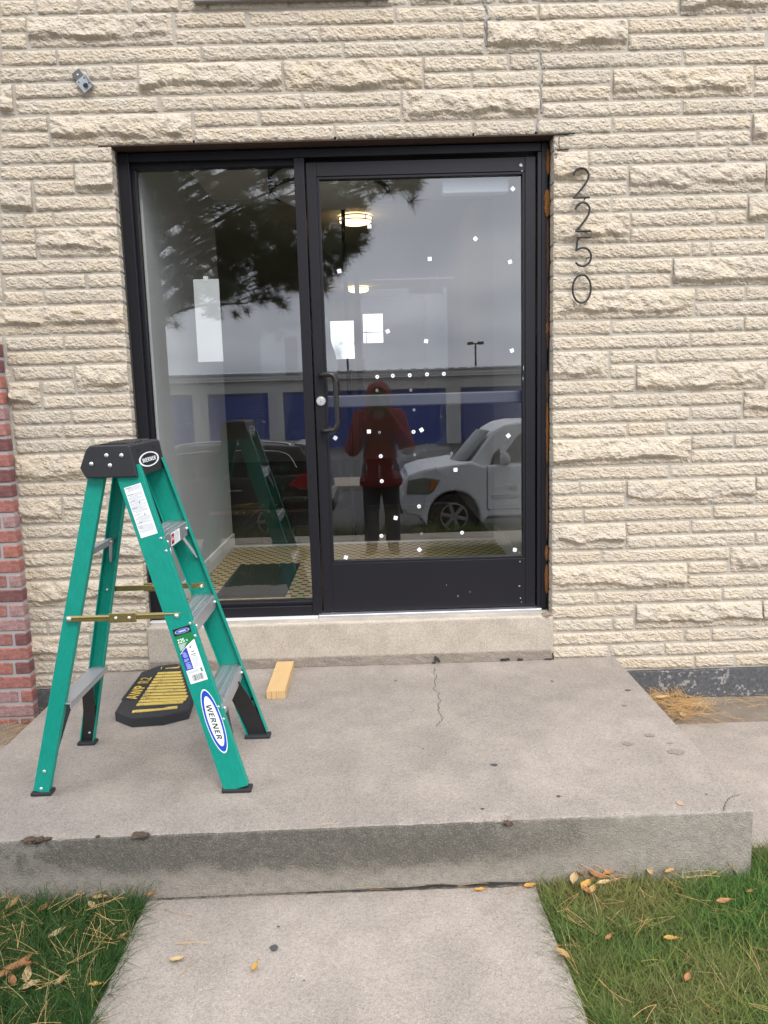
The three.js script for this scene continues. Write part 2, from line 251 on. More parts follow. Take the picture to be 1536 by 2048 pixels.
  { const pos = [], idx = []; let n = 0; for (let x = -0.72; x <= 0.44; x += 0.006) { const zf = FRONT - 0.018 * x, w = -0.004 + 0.003 * smooth(-0.5, 0.1, x) + (0.012 * smooth(-0.35, 0.2, x)) * Math.max(0, 0.2 + noise(x * 16, 3.9)) + 0.007 * Math.max(0, noise(x * 60, 7.7)); const up = 0.004 + 0.010 * smooth(-0.1, 0.3, x) * Math.max(0, 0.4 + noise(x * 11, 1.9)); pos.push(x, up, zf + 0.0035, x, 0.0035, zf + 0.004, x, 0.0032, zf + 0.008 + w); if (n++) { const b = n * 3 - 6; idx.push(b, b + 1, b + 3, b + 3, b + 1, b + 4, b + 1, b + 2, b + 4, b + 4, b + 2, b + 5); } } const g = new THREE.BufferGeometry(); g.setAttribute('position', new THREE.Float32BufferAttribute(pos, 3)); g.setIndex(idx); const q = g.toNonIndexed(); q.computeVertexNormals(); part('shaded_dirt_joint', uvBox(q), jointShade, root); }
  for (const [u, v, r] of [[548, 1895, 0.012], [557, 1853, 0.004], [608, 1961, 0.003]]) { const c = spot(u, v, r, 0.9, tarAndGapDark, 0.0025); const m = new THREE.Mesh(c, tarAndGapDark); m.name = 'dark_spot'; scene.getObjectByName('walkway').add(m); }
}

/* ---------------------------------------------------------------- the stone wall */
const wall = thing('stone_wall', 'cream split-face stone wall laid around the dark glass entrance', 'wall');
const XW = 4.6, YTOP = 4.15, YFOOT = 0.138;
part('mortar_bed', [box(-XW, OPEN_L - 0.006, YFOOT, YTOP, -0.2, 0.0788), box(OPEN_R + 0.006, XW, YFOOT, YTOP, -0.2, 0.0788), box(OPEN_L - 0.006, OPEN_R + 0.006, LINTEL + 0.012, YTOP, -0.2, 0.0788)], M.mortar, wall);
{
  const paint = dataTex(512, (i, j) => { const p = clamp((at('c', i * 2, j * 2) + 0.6 * at('b', i, j) + 0.5 * at('e', i, j) - 0.55) * 4), L = 84 + 10 * at('d', i, j) + 9 * at('f', i, j); return [lerp(L, 150, p), lerp(L, 146, p), lerp(L * 1.02, 140, p)]; }, true);
  part('foundation', [box(-XW, XW, -0.3, YFOOT - 0.003, -0.2, 0.089, 0.004)], new THREE.MeshPhysicalMaterial({ map: rep(paint, 1.4), roughness: 0.85, bumpMap: rep(concBump, 2), bumpScale: 0.004 }), wall);
}
const TINTS = [[1.0, 0.99, 0.97], [0.95, 0.94, 0.925], [1.0, 0.98, 0.95], [0.98, 0.95, 0.905], [0.94, 0.935, 0.925], [1.0, 0.965, 0.92], [0.98, 0.93, 0.855], [0.95, 0.895, 0.81]];
const stoneMats = TINTS.map((t, i) => { const off = rep(stoneMap, 1.7), ob = rep(stoneBump, 1.3); off.offset.set(i * 0.137, i * 0.291); ob.offset.set(i * 0.31, i * 0.17); return new THREE.MeshPhysicalMaterial({ map: off, bumpMap: ob, bumpScale: 0.009, roughness: 0.95, color: new THREE.Color().setRGB(t[0] * 0.72, t[1] * 0.70, t[2] * 0.675) }); });
function stoneGeo(x0, x1, y0, y1, big, s, jamb, fine = true) {
  const w = x1 - x0, h = y1 - y0, st = fine ? (big ? 0.0075 : 0.0075) : 0.03;
  const nx = Math.max(3, Math.round(w / st)), ny = Math.max(3, Math.round(h / st)), pos = [], uv = [], idx = [], cols = nx + 1;
  const r = rng(s * 7919 + 13), ph = r() * 50, ledge0 = 0.17 + 0.16 * r(), proud = 0.012 + 0.012 * r(), side = r() < 0.5 ? 0 : (r() < 0.5 ? 1 : -1), lean = (r() - 0.5) * 0.006, wob = 0.10 + 0.14 * r();
  for (let j = 0; j <= ny; j++) for (let i = 0; i <= nx; i++) {
    const x = x0 + w * i / nx, y = y0 + h * j / ny, a = i / nx * w, b = j / ny * h;
    const u = (x + y) * 0.7071, v = (y - x) * 0.7071;
    let z = 0.0042 * noise(u * 48 + ph, v * 30, s) + 0.0040 * noise(u * 110, v * 60, s + 3) + 0.0035 * noise(x * 11, y * 11, s) + lean * (a / w - 0.5) * 2;
    if (big) {
      const ly = h * (ledge0 + wob * noise(x * 7, s, 1.5) + 0.05 * noise(x * 31, s, 4.5)), up = smooth(ly - 0.005, ly + 0.007, b), t = clamp((b - ly) / Math.max(0.02, h - ly));
      let f = up * proud * (1.0 - 0.85 * t * t) * (0.8 + 0.6 * noise(x * 9, y * 12, s + 9));
      if (side) { const e = side > 0 ? w - a : a, lx = 0.03 + 0.02 * noise(y * 22, s) ; f *= 0.25 + 0.75 * smooth(lx - 0.005, lx + 0.012, e); }
      const r2 = noise(x * 16 + 5, y * 24, s + 20); f += 0.006 * smooth(0.05, 0.12, r2) * up;
      z += f - 0.001;
    }
    const e = Math.min(a, w - a, b, h - b), edge = 1 - smooth(0, 0.0065, e + 0.0035 * noise(x * 55, y * 55, s)); z -= 0.007 * edge;
    pos.push(x + (i === 0 || i === nx ? 0.0025 * noise(y * 60, s) : 0), y + (j === 0 || j === ny ? 0.002 * noise(x * 45, s) : 0), 0.087 + z); uv.push(x, y);
  }
  for (let j = 0; j < ny; j++) for (let i = 0; i < nx; i++) { const k = j * cols + i; idx.push(k, k + 1, k + cols, k + 1, k + cols + 1, k + cols); }
  const ring = []; for (let i = 0; i <= nx; i++) ring.push(i); for (let j = 1; j <= ny; j++) ring.push(j * cols + nx); for (let i = nx - 1; i >= 0; i--) ring.push(ny * cols + i); for (let j = ny - 1; j >= 1; j--) ring.push(j * cols);
  const base = pos.length / 3; // sides, with corners of their own
  for (const k of ring) for (const back of [0, 1]) { const x = pos[k * 3], y = pos[k * 3 + 1]; pos.push(x, y, back ? (jamb ? 0.012 : 0.06) : pos[k * 3 + 2]); uv.push(x + (back ? 0.03 : 0), y + (back ? 0.03 : 0)); }
  for (let q = 0; q < ring.length; q++) { const a = base + q * 2, b = base + ((q + 1) % ring.length) * 2; idx.push(a, a + 1, b, b, a + 1, b + 1); }
  const g = new THREE.BufferGeometry(); g.setAttribute('position', new THREE.Float32BufferAttribute(pos, 3)); g.setAttribute('uv', new THREE.Float32BufferAttribute(uv, 2)); g.setIndex(idx); g.computeVertexNormals(); return g;
}
{
  // stones read from the photograph: [window left, window top, magnification, then left, top, right, bottom of each stone]
  const READ = [
    [0, 0, 2, [[0, 48, 98, 110], [0, 115, 100, 180], [112, 30, 688, 172], [698, 30, 980, 90], [995, 22, 1575, 85], [703, 92, 1272, 158], [1280, 85, 1838, 150], [0, 185, 222, 240], [230, 172, 800, 235], [805, 163, 1370, 225], [1375, 155, 1936, 215], [0, 245, 437, 310], [445, 240, 548, 302], [556, 232, 1126, 366], [1132, 225, 1688, 356], [0, 322, 48, 442], [58, 315, 552, 375], [60, 380, 630, 440], [640, 372, 1202, 435], [1210, 362, 1598, 425], [0, 450, 185, 512], [0, 518, 197, 578], [198, 450, 766, 577], [776, 440, 1032, 500], [1042, 432, 1600, 495], [776, 508, 1335, 572], [1340, 498, 1888, 556], [0, 588, 445, 648], [0, 655, 295, 715], [303, 655, 450, 777], [133, 720, 300, 777], [0, 722, 127, 842], [141, 785, 462, 842], [0, 850, 93, 910], [97, 850, 207, 908], [215, 845, 467, 905], [0, 918, 138, 977], [0, 983, 142, 1040], [148, 912, 472, 1040]]],
    [768, 0, 2, [[-60, 8, 34, 72], [40, 8, 405, 70], [413, -6, 614, 57], [618, -10, 1180, 45], [1185, -85, 1536, 40], [-160, 78, 305, 140], [313, 78, 398, 135], [-158, 147, 404, 210], [413, 60, 974, 195], [982, 48, 1460, 110], [1468, 40, 1700, 105], [982, 116, 1530, 180], [162, 208, 494, 275], [502, 205, 620, 265], [632, 190, 1190, 255], [1196, 178, 1560, 242], [162, 283, 345, 343], [353, 272, 628, 340], [635, 265, 910, 328], [918, 248, 1476, 385], [1482, 245, 1560, 305], [1482, 310, 1560, 370], [-60, 420, 66, 482], [70, 345, 620, 480], [632, 333, 908, 395], [632, 400, 1190, 460], [1196, 388, 1560, 445], [358, 478, 606, 540], [610, 465, 910, 530], [918, 450, 1468, 518], [1475, 442, 1560, 570], [670, 530, 1247, 600], [1252, 512, 1467, 573], [670, 605, 812, 718], [822, 587, 1372, 652], [1380, 575, 1560, 635], [822, 660, 977, 718], [984, 648, 1523, 770], [670, 725, 974, 787], [670, 793, 907, 852], [912, 777, 1452, 840], [1460, 768, 1560, 886], [670, 858, 982, 970], [988, 842, 1324, 902], [1334, 833, 1450, 892], [988, 905, 1530, 962], [670, 980, 1228, 1040], [1234, 968, 1303, 1022], [1308, 962, 1560, 1018]]],
    [1050, 250, 3.1605, [[180, 850, 930, 945], [936, 840, 1560, 1015], [180, 955, 640, 1045], [646, 945, 922, 1030], [180, 1050, 1065, 1230], [1076, 1035, 1387, 1115], [1392, 1030, 1560, 1110], [1072, 1130, 1560, 1210], [175, 1243, 535, 1335], [543, 1225, 1382, 1315], [1388, 1215, 1560, 1295], [175, 1340, 1038, 1425], [1045, 1325, 1560, 1405]]],
    [1050, 700, 3.1605, [[170, 12, 525, 190], [530, 0, 825, 88], [835, -15, 1560, 75], [528, 95, 698, 183], [704, 80, 1528, 270], [170, 205, 698, 290], [170, 295, 537, 375], [543, 280, 1372, 366], [1378, 262, 1560, 432], [170, 385, 1034, 470], [1038, 362, 1366, 442], [170, 485, 642, 560], [648, 470, 888, 550], [893, 455, 1560, 536], [170, 563, 1044, 742], [1050, 550, 1320, 630], [1325, 540, 1560, 614], [1048, 640, 1560, 714], [170, 750, 910, 834], [918, 730, 1560, 808], [170, 850, 340, 927], [348, 838, 632, 916], [638, 818, 1452, 992], [1458, 810, 1560, 886], [1458, 895, 1560, 970], [170, 935, 632, 1012], [170, 1022, 362, 1097], [369, 1005, 1184, 1092], [1190, 990, 1560, 1070], [170, 1105, 632, 1272], [638, 1095, 1042, 1172], [1048, 1078, 1560, 1157], [638, 1180, 1445, 1260], [1450, 1165, 1560, 1237], [170, 1280, 480, 1362], [487, 1265, 1290, 1347], [1296, 1250, 1560, 1417], [170, 1370, 1020, 1532], [1028, 1350, 1278, 1422], [1028, 1432, 1560, 1504], [170, 1540, 440, 1616], [446, 1525, 1238, 1606], [1243, 1510, 1560, 1582]]],
    [1000, 1150, 2.8657, [[300, 190, 768, 260], [784, 170, 1494, 316], [1500, 155, 1560, 297], [300, 265, 640, 337], [646, 260, 768, 327], [300, 345, 1048, 412], [1054, 322, 1208, 387], [1218, 315, 1560, 382], [300, 420, 618, 482], [630, 410, 938, 472], [944, 398, 1560, 462], [640, 490, 1112, 557], [1116, 485, 1340, 552], [1345, 480, 1560, 548]]],
    [0, 440, 4.4536, [[0, 85, 304, 207], [0, 225, 322, 352], [324, 72, 1060, 337], [0, 360, 1085, 492], [-60, 520, 20, 780], [40, 505, 760, 632], [784, 490, 1095, 612], [32, 650, 388, 772], [402, 638, 1105, 766], [-60, 790, 1115, 1034], [55, 1060, 560, 1176], [576, 1045, 1130, 1166], [60, 1190, 1140, 1310], [-20, 1340, 100, 1455], [112, 1330, 656, 1450], [668, 1313, 1158, 1562], [92, 1463, 364, 1706], [370, 1453, 664, 1576], [380, 1585, 1172, 1706], [110, 1725, 624, 1842], [638, 1715, 1182, 1826], [128, 1865, 550, 1972], [558, 1850, 1195, 1966], [148, 1985, 822, 2085], [834, 1980, 1210, 2085]]],
    [0, 880, 4.096, [[138, 150, 1160, 362], [150, 385, 1165, 492], [158, 510, 510, 717], [520, 503, 872, 597], [884, 495, 1175, 592], [524, 610, 1180, 712], [172, 730, 1185, 842], [178, 860, 700, 957], [205, 970, 700, 1072], [708, 850, 1185, 1052], [195, 1085, 1190, 1187], [203, 1205, 1205, 1402], [220, 1420, 1215, 1522], [232, 1560, 590, 1752], [598, 1525, 1215, 1617], [598, 1632, 738, 1732], [742, 1622, 1200, 1732], [245, 1767, 1210, 1852], [268, 1868, 800, 1935], [808, 1862, 1210, 1925]]],
  ];
  const P = 0.068, Y0 = 2.657, RES = 0.005, NX = Math.round(2 * XW / RES), top = -21, bot = 37;
  const occ = []; for (let n = top; n < bot; n++) { const row = new Uint8Array(NX); if (n >= 0) for (let i = 0; i < NX; i++) { const x = -XW + (i + 0.5) * RES; if (x > OPEN_L && x < OPEN_R) row[i] = 2; } occ[n - top] = row; }
  const col = x => Math.max(0, Math.min(NX, Math.round((x + XW) / RES)));
  const stones = [];
  function claim(n0, h, x0, x1) { // what is still free of this stretch in all its rows; the longest run of it
    let best = null, a = -1; const c0 = col(x0), c1 = col(x1);
    for (let c = c0; c <= c1; c++) { let free = c < c1; for (let k = 0; k < h && free; k++) free = n0 + k >= top && n0 + k < bot && !occ[n0 + k - top][c]; if (free && a < 0) a = c; if (!free && a >= 0) { if (!best || c - a > best[1] - best[0]) best = [a, c]; a = -1; } }
    if (!best || best[1] - best[0] < 9) return;
    for (let k = 0; k < h; k++) occ[n0 + k - top].fill(1, best[0], best[1]);
    stones.push([n0, h, -XW + best[0] * RES, -XW + best[1] * RES]);
  }
  for (const [ox, oy, s, list] of READ) for (const [l, t, r, b] of list) {
    const cy = (t + b) / 2, A = W(ox + l / s, oy + cy / s, 0.085), B = W(ox + r / s, oy + cy / s, 0.085), T = W(ox + (l + r) / 2 / s, oy + t / s, 0.085), D = W(ox + (l + r) / 2 / s, oy + b / s, 0.085);
    const h = (T.y - D.y) > 0.094 ? 2 : 1, n0 = Math.round((Y0 - (T.y + D.y) / 2) / P - h / 2);
    let x0 = A.x, x1 = B.x; if (n0 >= 0) { if (Math.abs(x1 - OPEN_L) < 0.09) x1 = OPEN_L; if (Math.abs(x0 - OPEN_R) < 0.09) x0 = OPEN_R; }
    claim(n0, h, x0 - 0.005, x1 + 0.005);
  }
  const r = rng(77);
  for (let n = top; n < bot; n++) { // the rest of the wall
    const row = occ[n - top];
    for (let c = 0; c < NX; c++) if (!row[c]) { let e = c; while (e < NX && !row[e]) e++; let x0 = -XW + c * RES, x1 = -XW + e * RES; const want = 0.12 + 0.24 * r(); if (x1 - x0 > want + 0.1) x1 = x0 + want; const two = r() < 0.3 && n + 1 < bot; const before = stones.length; claim(n, two ? 2 : 1, x0, x1); if (stones.length === before) claim(n, 1, x0, x1); if (stones.length === before) row.fill(1, c, Math.max(c + 1, Math.min(e, c + 9))); c = Math.max(c, col(x1) - 1); }
  }
  const out = []; let seen = 0, id = 1;
  for (const [n0, h, x0, x1] of stones) {
    const y1 = Y0 - n0 * P - 0.0052, y0 = Y0 - (n0 + h) * P + 0.0052, a = x0 + 0.0052, b = x1 - 0.0052; id++;
    const nearJ = n0 >= 0 && (Math.abs(x1 - OPEN_L) < 0.012 || Math.abs(x0 - OPEN_R) < 0.012), nearTop = n0 + h === 0 && b > OPEN_L - 0.05 && a < OPEN_R + 0.05;
    const corners = [[a, y0], [b, y0], [a, y1], [b, y1], [(a + b) / 2, (y0 + y1) / 2]].map(p => toPx({ x: p[0], y: p[1], z: 0.085 }));
    const visible = corners.some(p => p[0] > -4 && p[0] < 1540 && p[1] > -6 && p[1] < 1400) && !corners.every(p => p[0] < 62 && p[1] > 690);
    const warm = clamp(0.38 + 0.8 * noise(id * 1.7, 3) + 0.35 * smooth(0.2, -1.5, a) * smooth(1.6, 0.5, y0));
    const mi = clamp(Math.floor(warm * 6 + (noise(id * 5.1, 9) * 2.4)), 0, 7);
    const g = stoneGeo(a, b, y0, y1, h === 2, id, nearJ || nearTop, visible);
    if (visible) { part('stone', g, stoneMats[mi], wall); seen++; } else out.push(g);
  }
  console.log('stones in view', seen, 'others', out.length);
  const rest = part('outlying_stones', out, stoneMats[1], wall); rest.userData.kind = 'stuff';
  // a rusty steel lintel over the opening, pale repair mortar in two cracked joints
  part('steel_lintel', box(OPEN_L - 0.06, OPEN_R + 0.07, LINTEL - 0.006, LINTEL - 0.001, -0.12, 0.082), mat([0.055, 0.03, 0.022], 0.85, { bumpMap: grainBump, bumpScale: 0.002 }), wall);
  const putty = mat([0.55, 0.53, 0.50], 0.95, { bumpMap: rep(concBump, 3), bumpScale: 0.006 });
  const rp = (list, sd) => { const q = []; for (let i = 0; i < list.length - 1; i++) for (let k = 0; k < 9; k++) { const t = k / 9, p = W(lerp(list[i][0], list[i + 1][0], t) + 3.0 * noise(sd, i * 2 + t * 4), lerp(list[i][1], list[i + 1][1], t), 0.082); q.push([p.x, p.y, 0.0795 + 0.007 * noise(i + t * 8, sd, 3)]); } return q; };
  for (const [l, sd] of [[[[968, 2], [974, 18], [980, 33], [972, 42], [973, 98]], 2.2], [[[978, 34], [1006, 38]], 5.2], [[[985, 102], [1004, 104]], 6.6], [[[1082, 98], [1084, 128], [1092, 136], [1080, 170], [1084, 232]], 3.1], [[[1078, 236], [1073, 268]], 4.4]]) part('repair_mortar', tube(rp(l, sd), 0.0052, 6, 80), putty, wall);
  const crackShade = mat([0.02, 0.015, 0.012], 0.9); // dark tubes painting the shade in cracked stones beside the door head
  for (const l of [[[1119, 272], [1118, 286], [1120, 298]], [[1112, 305], [1113, 318], [1119, 332], [1120, 350]]]) { const q = l.map(([u, v]) => { const p = W(u, v, 0.0905); return [p.x, p.y, 0.0905]; }); part('crack', tube(q, 0.0013, 5, 20), crackShade, wall); }
  { const a = W(1115, 300, 0.09), b = W(1138, 298, 0.09); part('crack', tube([[a.x, a.y, 0.085], [b.x, b.y, 0.085]], 0.003, 5), crackShade, wall); }
  { const a = W(1100, 270, 0.09), b = W(1150, 266.5, 0.09); part('crack', tube([[a.x, a.y, 0.088], [b.x, b.y, 0.088]], 0.0035, 5), crackShade, wall); }
  // weathered sill of a window above
  { const a = W(388, 7, 0.1), b = W(778, 4, 0.1); part('upper_sill', box(a.x, b.x, a.y, a.y + 0.09, 0.06, 0.115, 0.006), mat([0.28, 0.26, 0.24], 0.95, { bumpMap: rep(concBump, 3), bumpScale: 0.004 }), wall); }
}
/* the concrete step under the entrance */
{
  const g = new RoundedBoxGeometry(OPEN_R - OPEN_L + 0.012, SILL - SLAB + 0.05, 0.24, 4, 0.014), p = g.attributes.position; g.translate((OPEN_L + OPEN_R) / 2 + 0.002, (SILL + SLAB - 0.05) / 2, -0.018);
  const st = struct('door_step', uvBox(g), new THREE.MeshPhysicalMaterial({ map: rep(concMap, 1.2), bumpMap: rep(concBump, 0.9), bumpScale: 0.0015, roughness: 0.9, color: new THREE.Color().setRGB(1.0, 0.98, 0.92) }));
  const tarAndGapDark = mat([0.035, 0.03, 0.028], 0.95), rough = new THREE.MeshPhysicalMaterial({ map: rep(concMap, 2), bumpMap: rep(concBump, 1.6), bumpScale: 0.01, roughness: 0.95, color: new THREE.Color().setRGB(0.80, 0.76, 0.71) });
  // a coarser lower course, parted from the upper one by a fine joint; flat dark plates paint shade into the gaps along its foot
  const lo = [], n = 160, pos = [], idx = [], uv = [];
  for (let i = 0; i <= n; i++) { const x = lerp(OPEN_L + 0.004, OPEN_R - 0.003, i / n); for (let k = 0; k <= 8; k++) { const y = lerp(SLAB + 0.001 + 0.006 * Math.max(0, noise(x * 13, 2.7)), SLAB + 0.056 + 0.003 * noise(x * 4, 8), k / 8); pos.push(x, y, 0.1045 + 0.004 * noise(x * 30, y * 60, 3) * (k > 0 && k < 8 ? 1 : 0.2) - (k === 8 ? 0.005 : 0)); uv.push(x, y); } }
  for (let i = 0; i < n; i++) for (let k = 0; k < 8; k++) { const a = i * 9 + k, b = a + 9; idx.push(a, b, a + 1, b, b + 1, a + 1); }
  const lg = new THREE.BufferGeometry(); lg.setAttribute('position', new THREE.Float32BufferAttribute(pos, 3)); lg.setAttribute('uv', new THREE.Float32BufferAttribute(uv, 2)); lg.setIndex(idx); lg.computeVertexNormals();
  const low = new THREE.Mesh(lg, rough); low.name = 'rough_foot'; st.add(low);
  for (const [u, v, w, h] of [[1012, 1319, 0.020, 0.006], [1004, 1320, 0.012, 0.004], [1040, 1319, 0.014, 0.006], [1098, 1318, 0.022, 0.004], [1106, 1312, 0.004, 0.018], [873, 1318, 0.012, 0.013], [868, 1326, 0.010, 0.008], [878, 1322, 0.006, 0.006]]) { const c = W(u, v, 0.109), pts = []; for (let k = 0; k < 16; k++) { const a = k / 16 * 6.283, q = 1 + 0.8 * noise(Math.cos(a) * 2.6 + u, Math.sin(a) * 2.6); pts.push([c.x + Math.cos(a) * w * q, Math.max(SLAB + 0.001, c.y + Math.sin(a) * h * q)]); } const hole = new THREE.Mesh(uvBox(extrude(pts, 0.002)), tarAndGapDark); hole.position.z = 0.1085; hole.name = 'hole'; st.add(hole); }
  const chip = new THREE.Mesh(new THREE.IcosahedronGeometry(0.02, 3), mat([0.33, 0.25, 0.19], 0.95, { bumpMap: grainBump, bumpScale: 0.004 })); { const q = chip.geometry.attributes.position; for (let i = 0; i < q.count; i++) { const s = 1 + 0.4 * noise(q.getX(i) * 90, q.getY(i) * 90, q.getZ(i) * 90); q.setXYZ(i, q.getX(i) * s * 1.3, q.getY(i) * s * 0.7, q.getZ(i) * s); } chip.geometry.computeVertexNormals(); } const c = W(1093, 1225, 0.08); chip.position.set(c.x, SILL - 0.002, 0.085); chip.name = 'broken_corner'; st.add(chip);
}
/* red brick pier at the corner of the wall */
{
  const pier = thing('brick_pier', 'red brick pier with grey mortar joints beside the stone wall', 'pier');
  const ZP = 0.15, XR = (W(10, 690, ZP).x + 2 * W(62, 1440, ZP).x) / 3, TOPY = W(8, 684, ZP).y, PB = 0.0716, jt = 0.0135, XL = XR - 1.0;
  part('mortar_bed', box(XL, XR - 0.004, -0.1, TOPY - 0.004, -0.1, ZP - 0.0035), mat([0.40, 0.38, 0.365], 0.95, { bumpMap: rep(concBump, 3), bumpScale: 0.003 }), pier);
  const bm = dataTex(512, (i, j) => { const L = 172 + 22 * at('c', i * 2, j * 2) + 20 * at('e', i * 2, j * 2) + 12 * at('b', i, j), w = clamp((at('d', i, j) + at('e', i, j) - 1.25) * 5); return [lerp(L, 225, w), lerp(L, 215, w), lerp(L, 208, w)]; }, true);
  const kinds = [[0.66, 0.24, 0.19], [0.70, 0.28, 0.22], [0.62, 0.24, 0.20], [0.68, 0.36, 0.33], [0.36, 0.13, 0.12], [0.72, 0.25, 0.18]].map(c => new THREE.MeshPhysicalMaterial({ map: rep(bm, 3.3), color: new THREE.Color().setRGB(c[0] * 1.15, c[1] * 1.28, c[2] * 1.3), roughness: 0.9, bumpMap: rep(concBump, 2.5), bumpScale: 0.003 }));
  const r = rng(5), pool = {};
  const brick = (w, k) => { const key = w.toFixed(3) + k; if (!pool[key]) { const g = new RoundedBoxGeometry(w, PB - jt, 0.06, 2, 0.006), p = g.attributes.position; for (let i = 0; i < p.count; i++) p.setXYZ(i, p.getX(i) + 0.0016 * noise(p.getX(i) * 40 + k * 7, p.getY(i) * 40, k), p.getY(i) + 0.0016 * noise(p.getX(i) * 40, p.getY(i) * 40 + k * 5, k + 2), p.getZ(i) + 0.0012 * noise(p.getX(i) * 50, p.getY(i) * 50, k + 8)); pool[key] = uvBox(g); } return pool[key]; };
  let n = 0;
  for (let y = TOPY - PB / 2; y > -0.05; y -= PB, n++) {
    let x = XR; const runs = n % 2 === 0 ? [0.195, 0.195, 0.195, 0.195, 0.2] : [0.055, 0.195, 0.195, 0.195, 0.195, 0.13];
    if (n % 2 && n % 4 === 1) runs[0] = 0.068;
    for (const w of runs) { if (x - w < XL) break; const m = part('brick', brick(w, Math.floor(r() * 3)), kinds[Math.floor(r() * 6)], pier); m.position.set(x - w / 2, y, ZP - 0.027 + 0.003 * (r() - 0.5)); m.rotation.z = (r() - 0.5) * 0.008; x -= w + jt; }
    if (x - XL > 0.035) { const w = x - XL - 0.002, m = part('brick', brick(w, 1), kinds[Math.floor(r() * 6)], pier); m.position.set(x - w / 2, y, ZP - 0.027); }
  }
}

/* ---------------------------------------------------------------- entrance: frame, side light, door */
{
  const e = thing('glass_entrance', 'dark bronze metal storefront entrance with glass door and glazed side light', 'entrance');
  const FL = OPEN_L + 0.002 - 0.018, FR = OPEN_R - 0.006, TOP = LINTEL - 0.012, BOT = SILL + 0.006;
  const headB = W(840, 309, 0).y, mL = -0.342, mR = -0.294, dR = W(1074, 700, 0).x, DEP = -0.11;
  const gL = W(291, 700, 0).x, gT = W(420, 334, -0.02).y, sillT = W(560, 1206, 0).y;
  part('jamb', [box(FL, gL - 0.014, BOT, TOP, DEP, 0.004, 0.003), box(gL - 0.014, gL + 0.001, BOT, TOP, -0.08, -0.030, 0.002)], M.bronze, e);
  part('jamb', [box(dR + 0.019, FR, BOT, TOP, DEP, 0.004, 0.003), box(dR, dR + 0.018, BOT, headB - 0.004, -0.09, 0.010, 0.002)], M.bronze, e);
  part('head_frame', [box(gL - 0.013, dR + 0.018, headB, TOP - 0.001, DEP, 0.003, 0.003), box(gL - 0.013, mL, gT, headB + 0.004, -0.08, -0.028, 0.002)], M.bronze, e);
  part('mullion', box(mL, mR, BOT, headB - 0.0005, DEP, 0.0035, 0.003), M.bronze, e);
  part('side_light_sill', [box(gL - 0.013, mL - 0.0005, BOT, sillT - 0.018, DEP, 0.003, 0.003), box(gL - 0.013, mL - 0.0005, sillT - 0.018, sillT, DEP + 0.02, -0.018, 0.003)], M.bronze, e);
  const gp = new THREE.PlaneGeometry(mL - gL + 0.01, gT - sillT + 0.01); gp.translate((mL + gL) / 2, (gT + sillT) / 2, -0.045);
  part('side_light_pane', gp, M.glass, e);
  // door leaf
  const dL = mR + 0.006, dR2 = dR - 0.006, dT = headB - 0.02, dB = SILL + 0.022;
  const a = W(653, 740, -0.01), b = W(1045, 740, -0.01), t = W(840, 354, -0.01), bo = W(850, 1117, -0.01), st = 0.006;
  const door = part('door', [box(dL, a.x - 0.012, dB, dT, -0.05, -0.004, 0.003), box(b.x + 0.012, dR2, dB, dT, -0.05, -0.004, 0.003), box(a.x - 0.0125, b.x + 0.0125, t.y + 0.012, dT - 0.0005, -0.049, -0.005, 0.003)], M.bronze, e);
  part('bottom_rail', [box(a.x - 0.0125, b.x + 0.0125, dB + 0.0005, bo.y - 0.012, -0.049, -0.005, 0.002)], M.bronze, door);
  part('glazing_bead', [box(a.x - 0.0125, a.x, bo.y - 0.012, t.y + 0.012, -0.045, -0.009, 0.002), box(b.x, b.x + 0.0125, bo.y - 0.012, t.y + 0.012, -0.045, -0.009, 0.002), box(a.x - 0.001, b.x + 0.001, t.y, t.y + 0.0125, -0.045, -0.009, 0.002), box(a.x - 0.001, b.x + 0.001, bo.y - 0.0125, bo.y, -0.045, -0.009, 0.002)], M.bronze, door);
  const dg = new THREE.PlaneGeometry(b.x - a.x + 0.01, t.y - bo.y + 0.01); dg.translate((a.x + b.x) / 2, (t.y + bo.y) / 2, -0.028);
  part('door_pane', dg, M.glass, door);
  // pull handle, lock, push bar behind the glass, closer
  const ht = W(641, 750, 0), hb = W(646, 861, 0), gx = W(672, 800, 0.055).x;
  part('pull_handle', [tube([[ht.x, ht.y, -0.006], [ht.x + 0.006, ht.y, 0.03], [ht.x + 0.03, ht.y, 0.052], [gx - 0.014, ht.y - 0.004, 0.055], [gx, ht.y - 0.03, 0.055], [gx, ht.y - 0.06, 0.055], [gx + 0.002, hb.y + 0.06, 0.055], [gx + 0.002, hb.y + 0.03, 0.055], [gx - 0.012, hb.y + 0.004, 0.055], [hb.x + 0.03, hb.y, 0.052], [hb.x + 0.006, hb.y, 0.03], [hb.x, hb.y, -0.006]], 0.0125, 14, 90)], mat([0.022, 0.019, 0.018], 0.3, { metalness: 0.3 }), door);
  const lc = W(642, 802, 0);
  const cylM = mat([0.66, 0.63, 0.58], 0.28, { metalness: 0.8 }); const lk = part('lock_cylinder', [cyl(0.0235, 0.021, [lc.x, lc.y, -0.006], [lc.x, lc.y, 0.006], 28), cyl(0.016, 0.015, [lc.x, lc.y, 0.006], [lc.x, lc.y, 0.009], 24)], cylM, door);
  part('key_slot', box(lc.x - 0.0012, lc.x + 0.0012, lc.y - 0.008, lc.y + 0.001, 0.007, 0.0096), M.black, lk).userData = {};
  const pb0 = W(655, 804, -0.06), pb1 = W(1045, 793, -0.06);
  part('push_bar', box(pb0.x - 0.02, pb1.x + 0.03, (pb0.y + pb1.y) / 2 - 0.030, (pb0.y + pb1.y) / 2 + 0.030, -0.095, -0.065, 0.008), mat([0.10, 0.10, 0.105], 0.5, { metalness: 0.4 }), door);
  const c0 = W(884, 357, -0.08), c1 = W(1018, 384, -0.08);
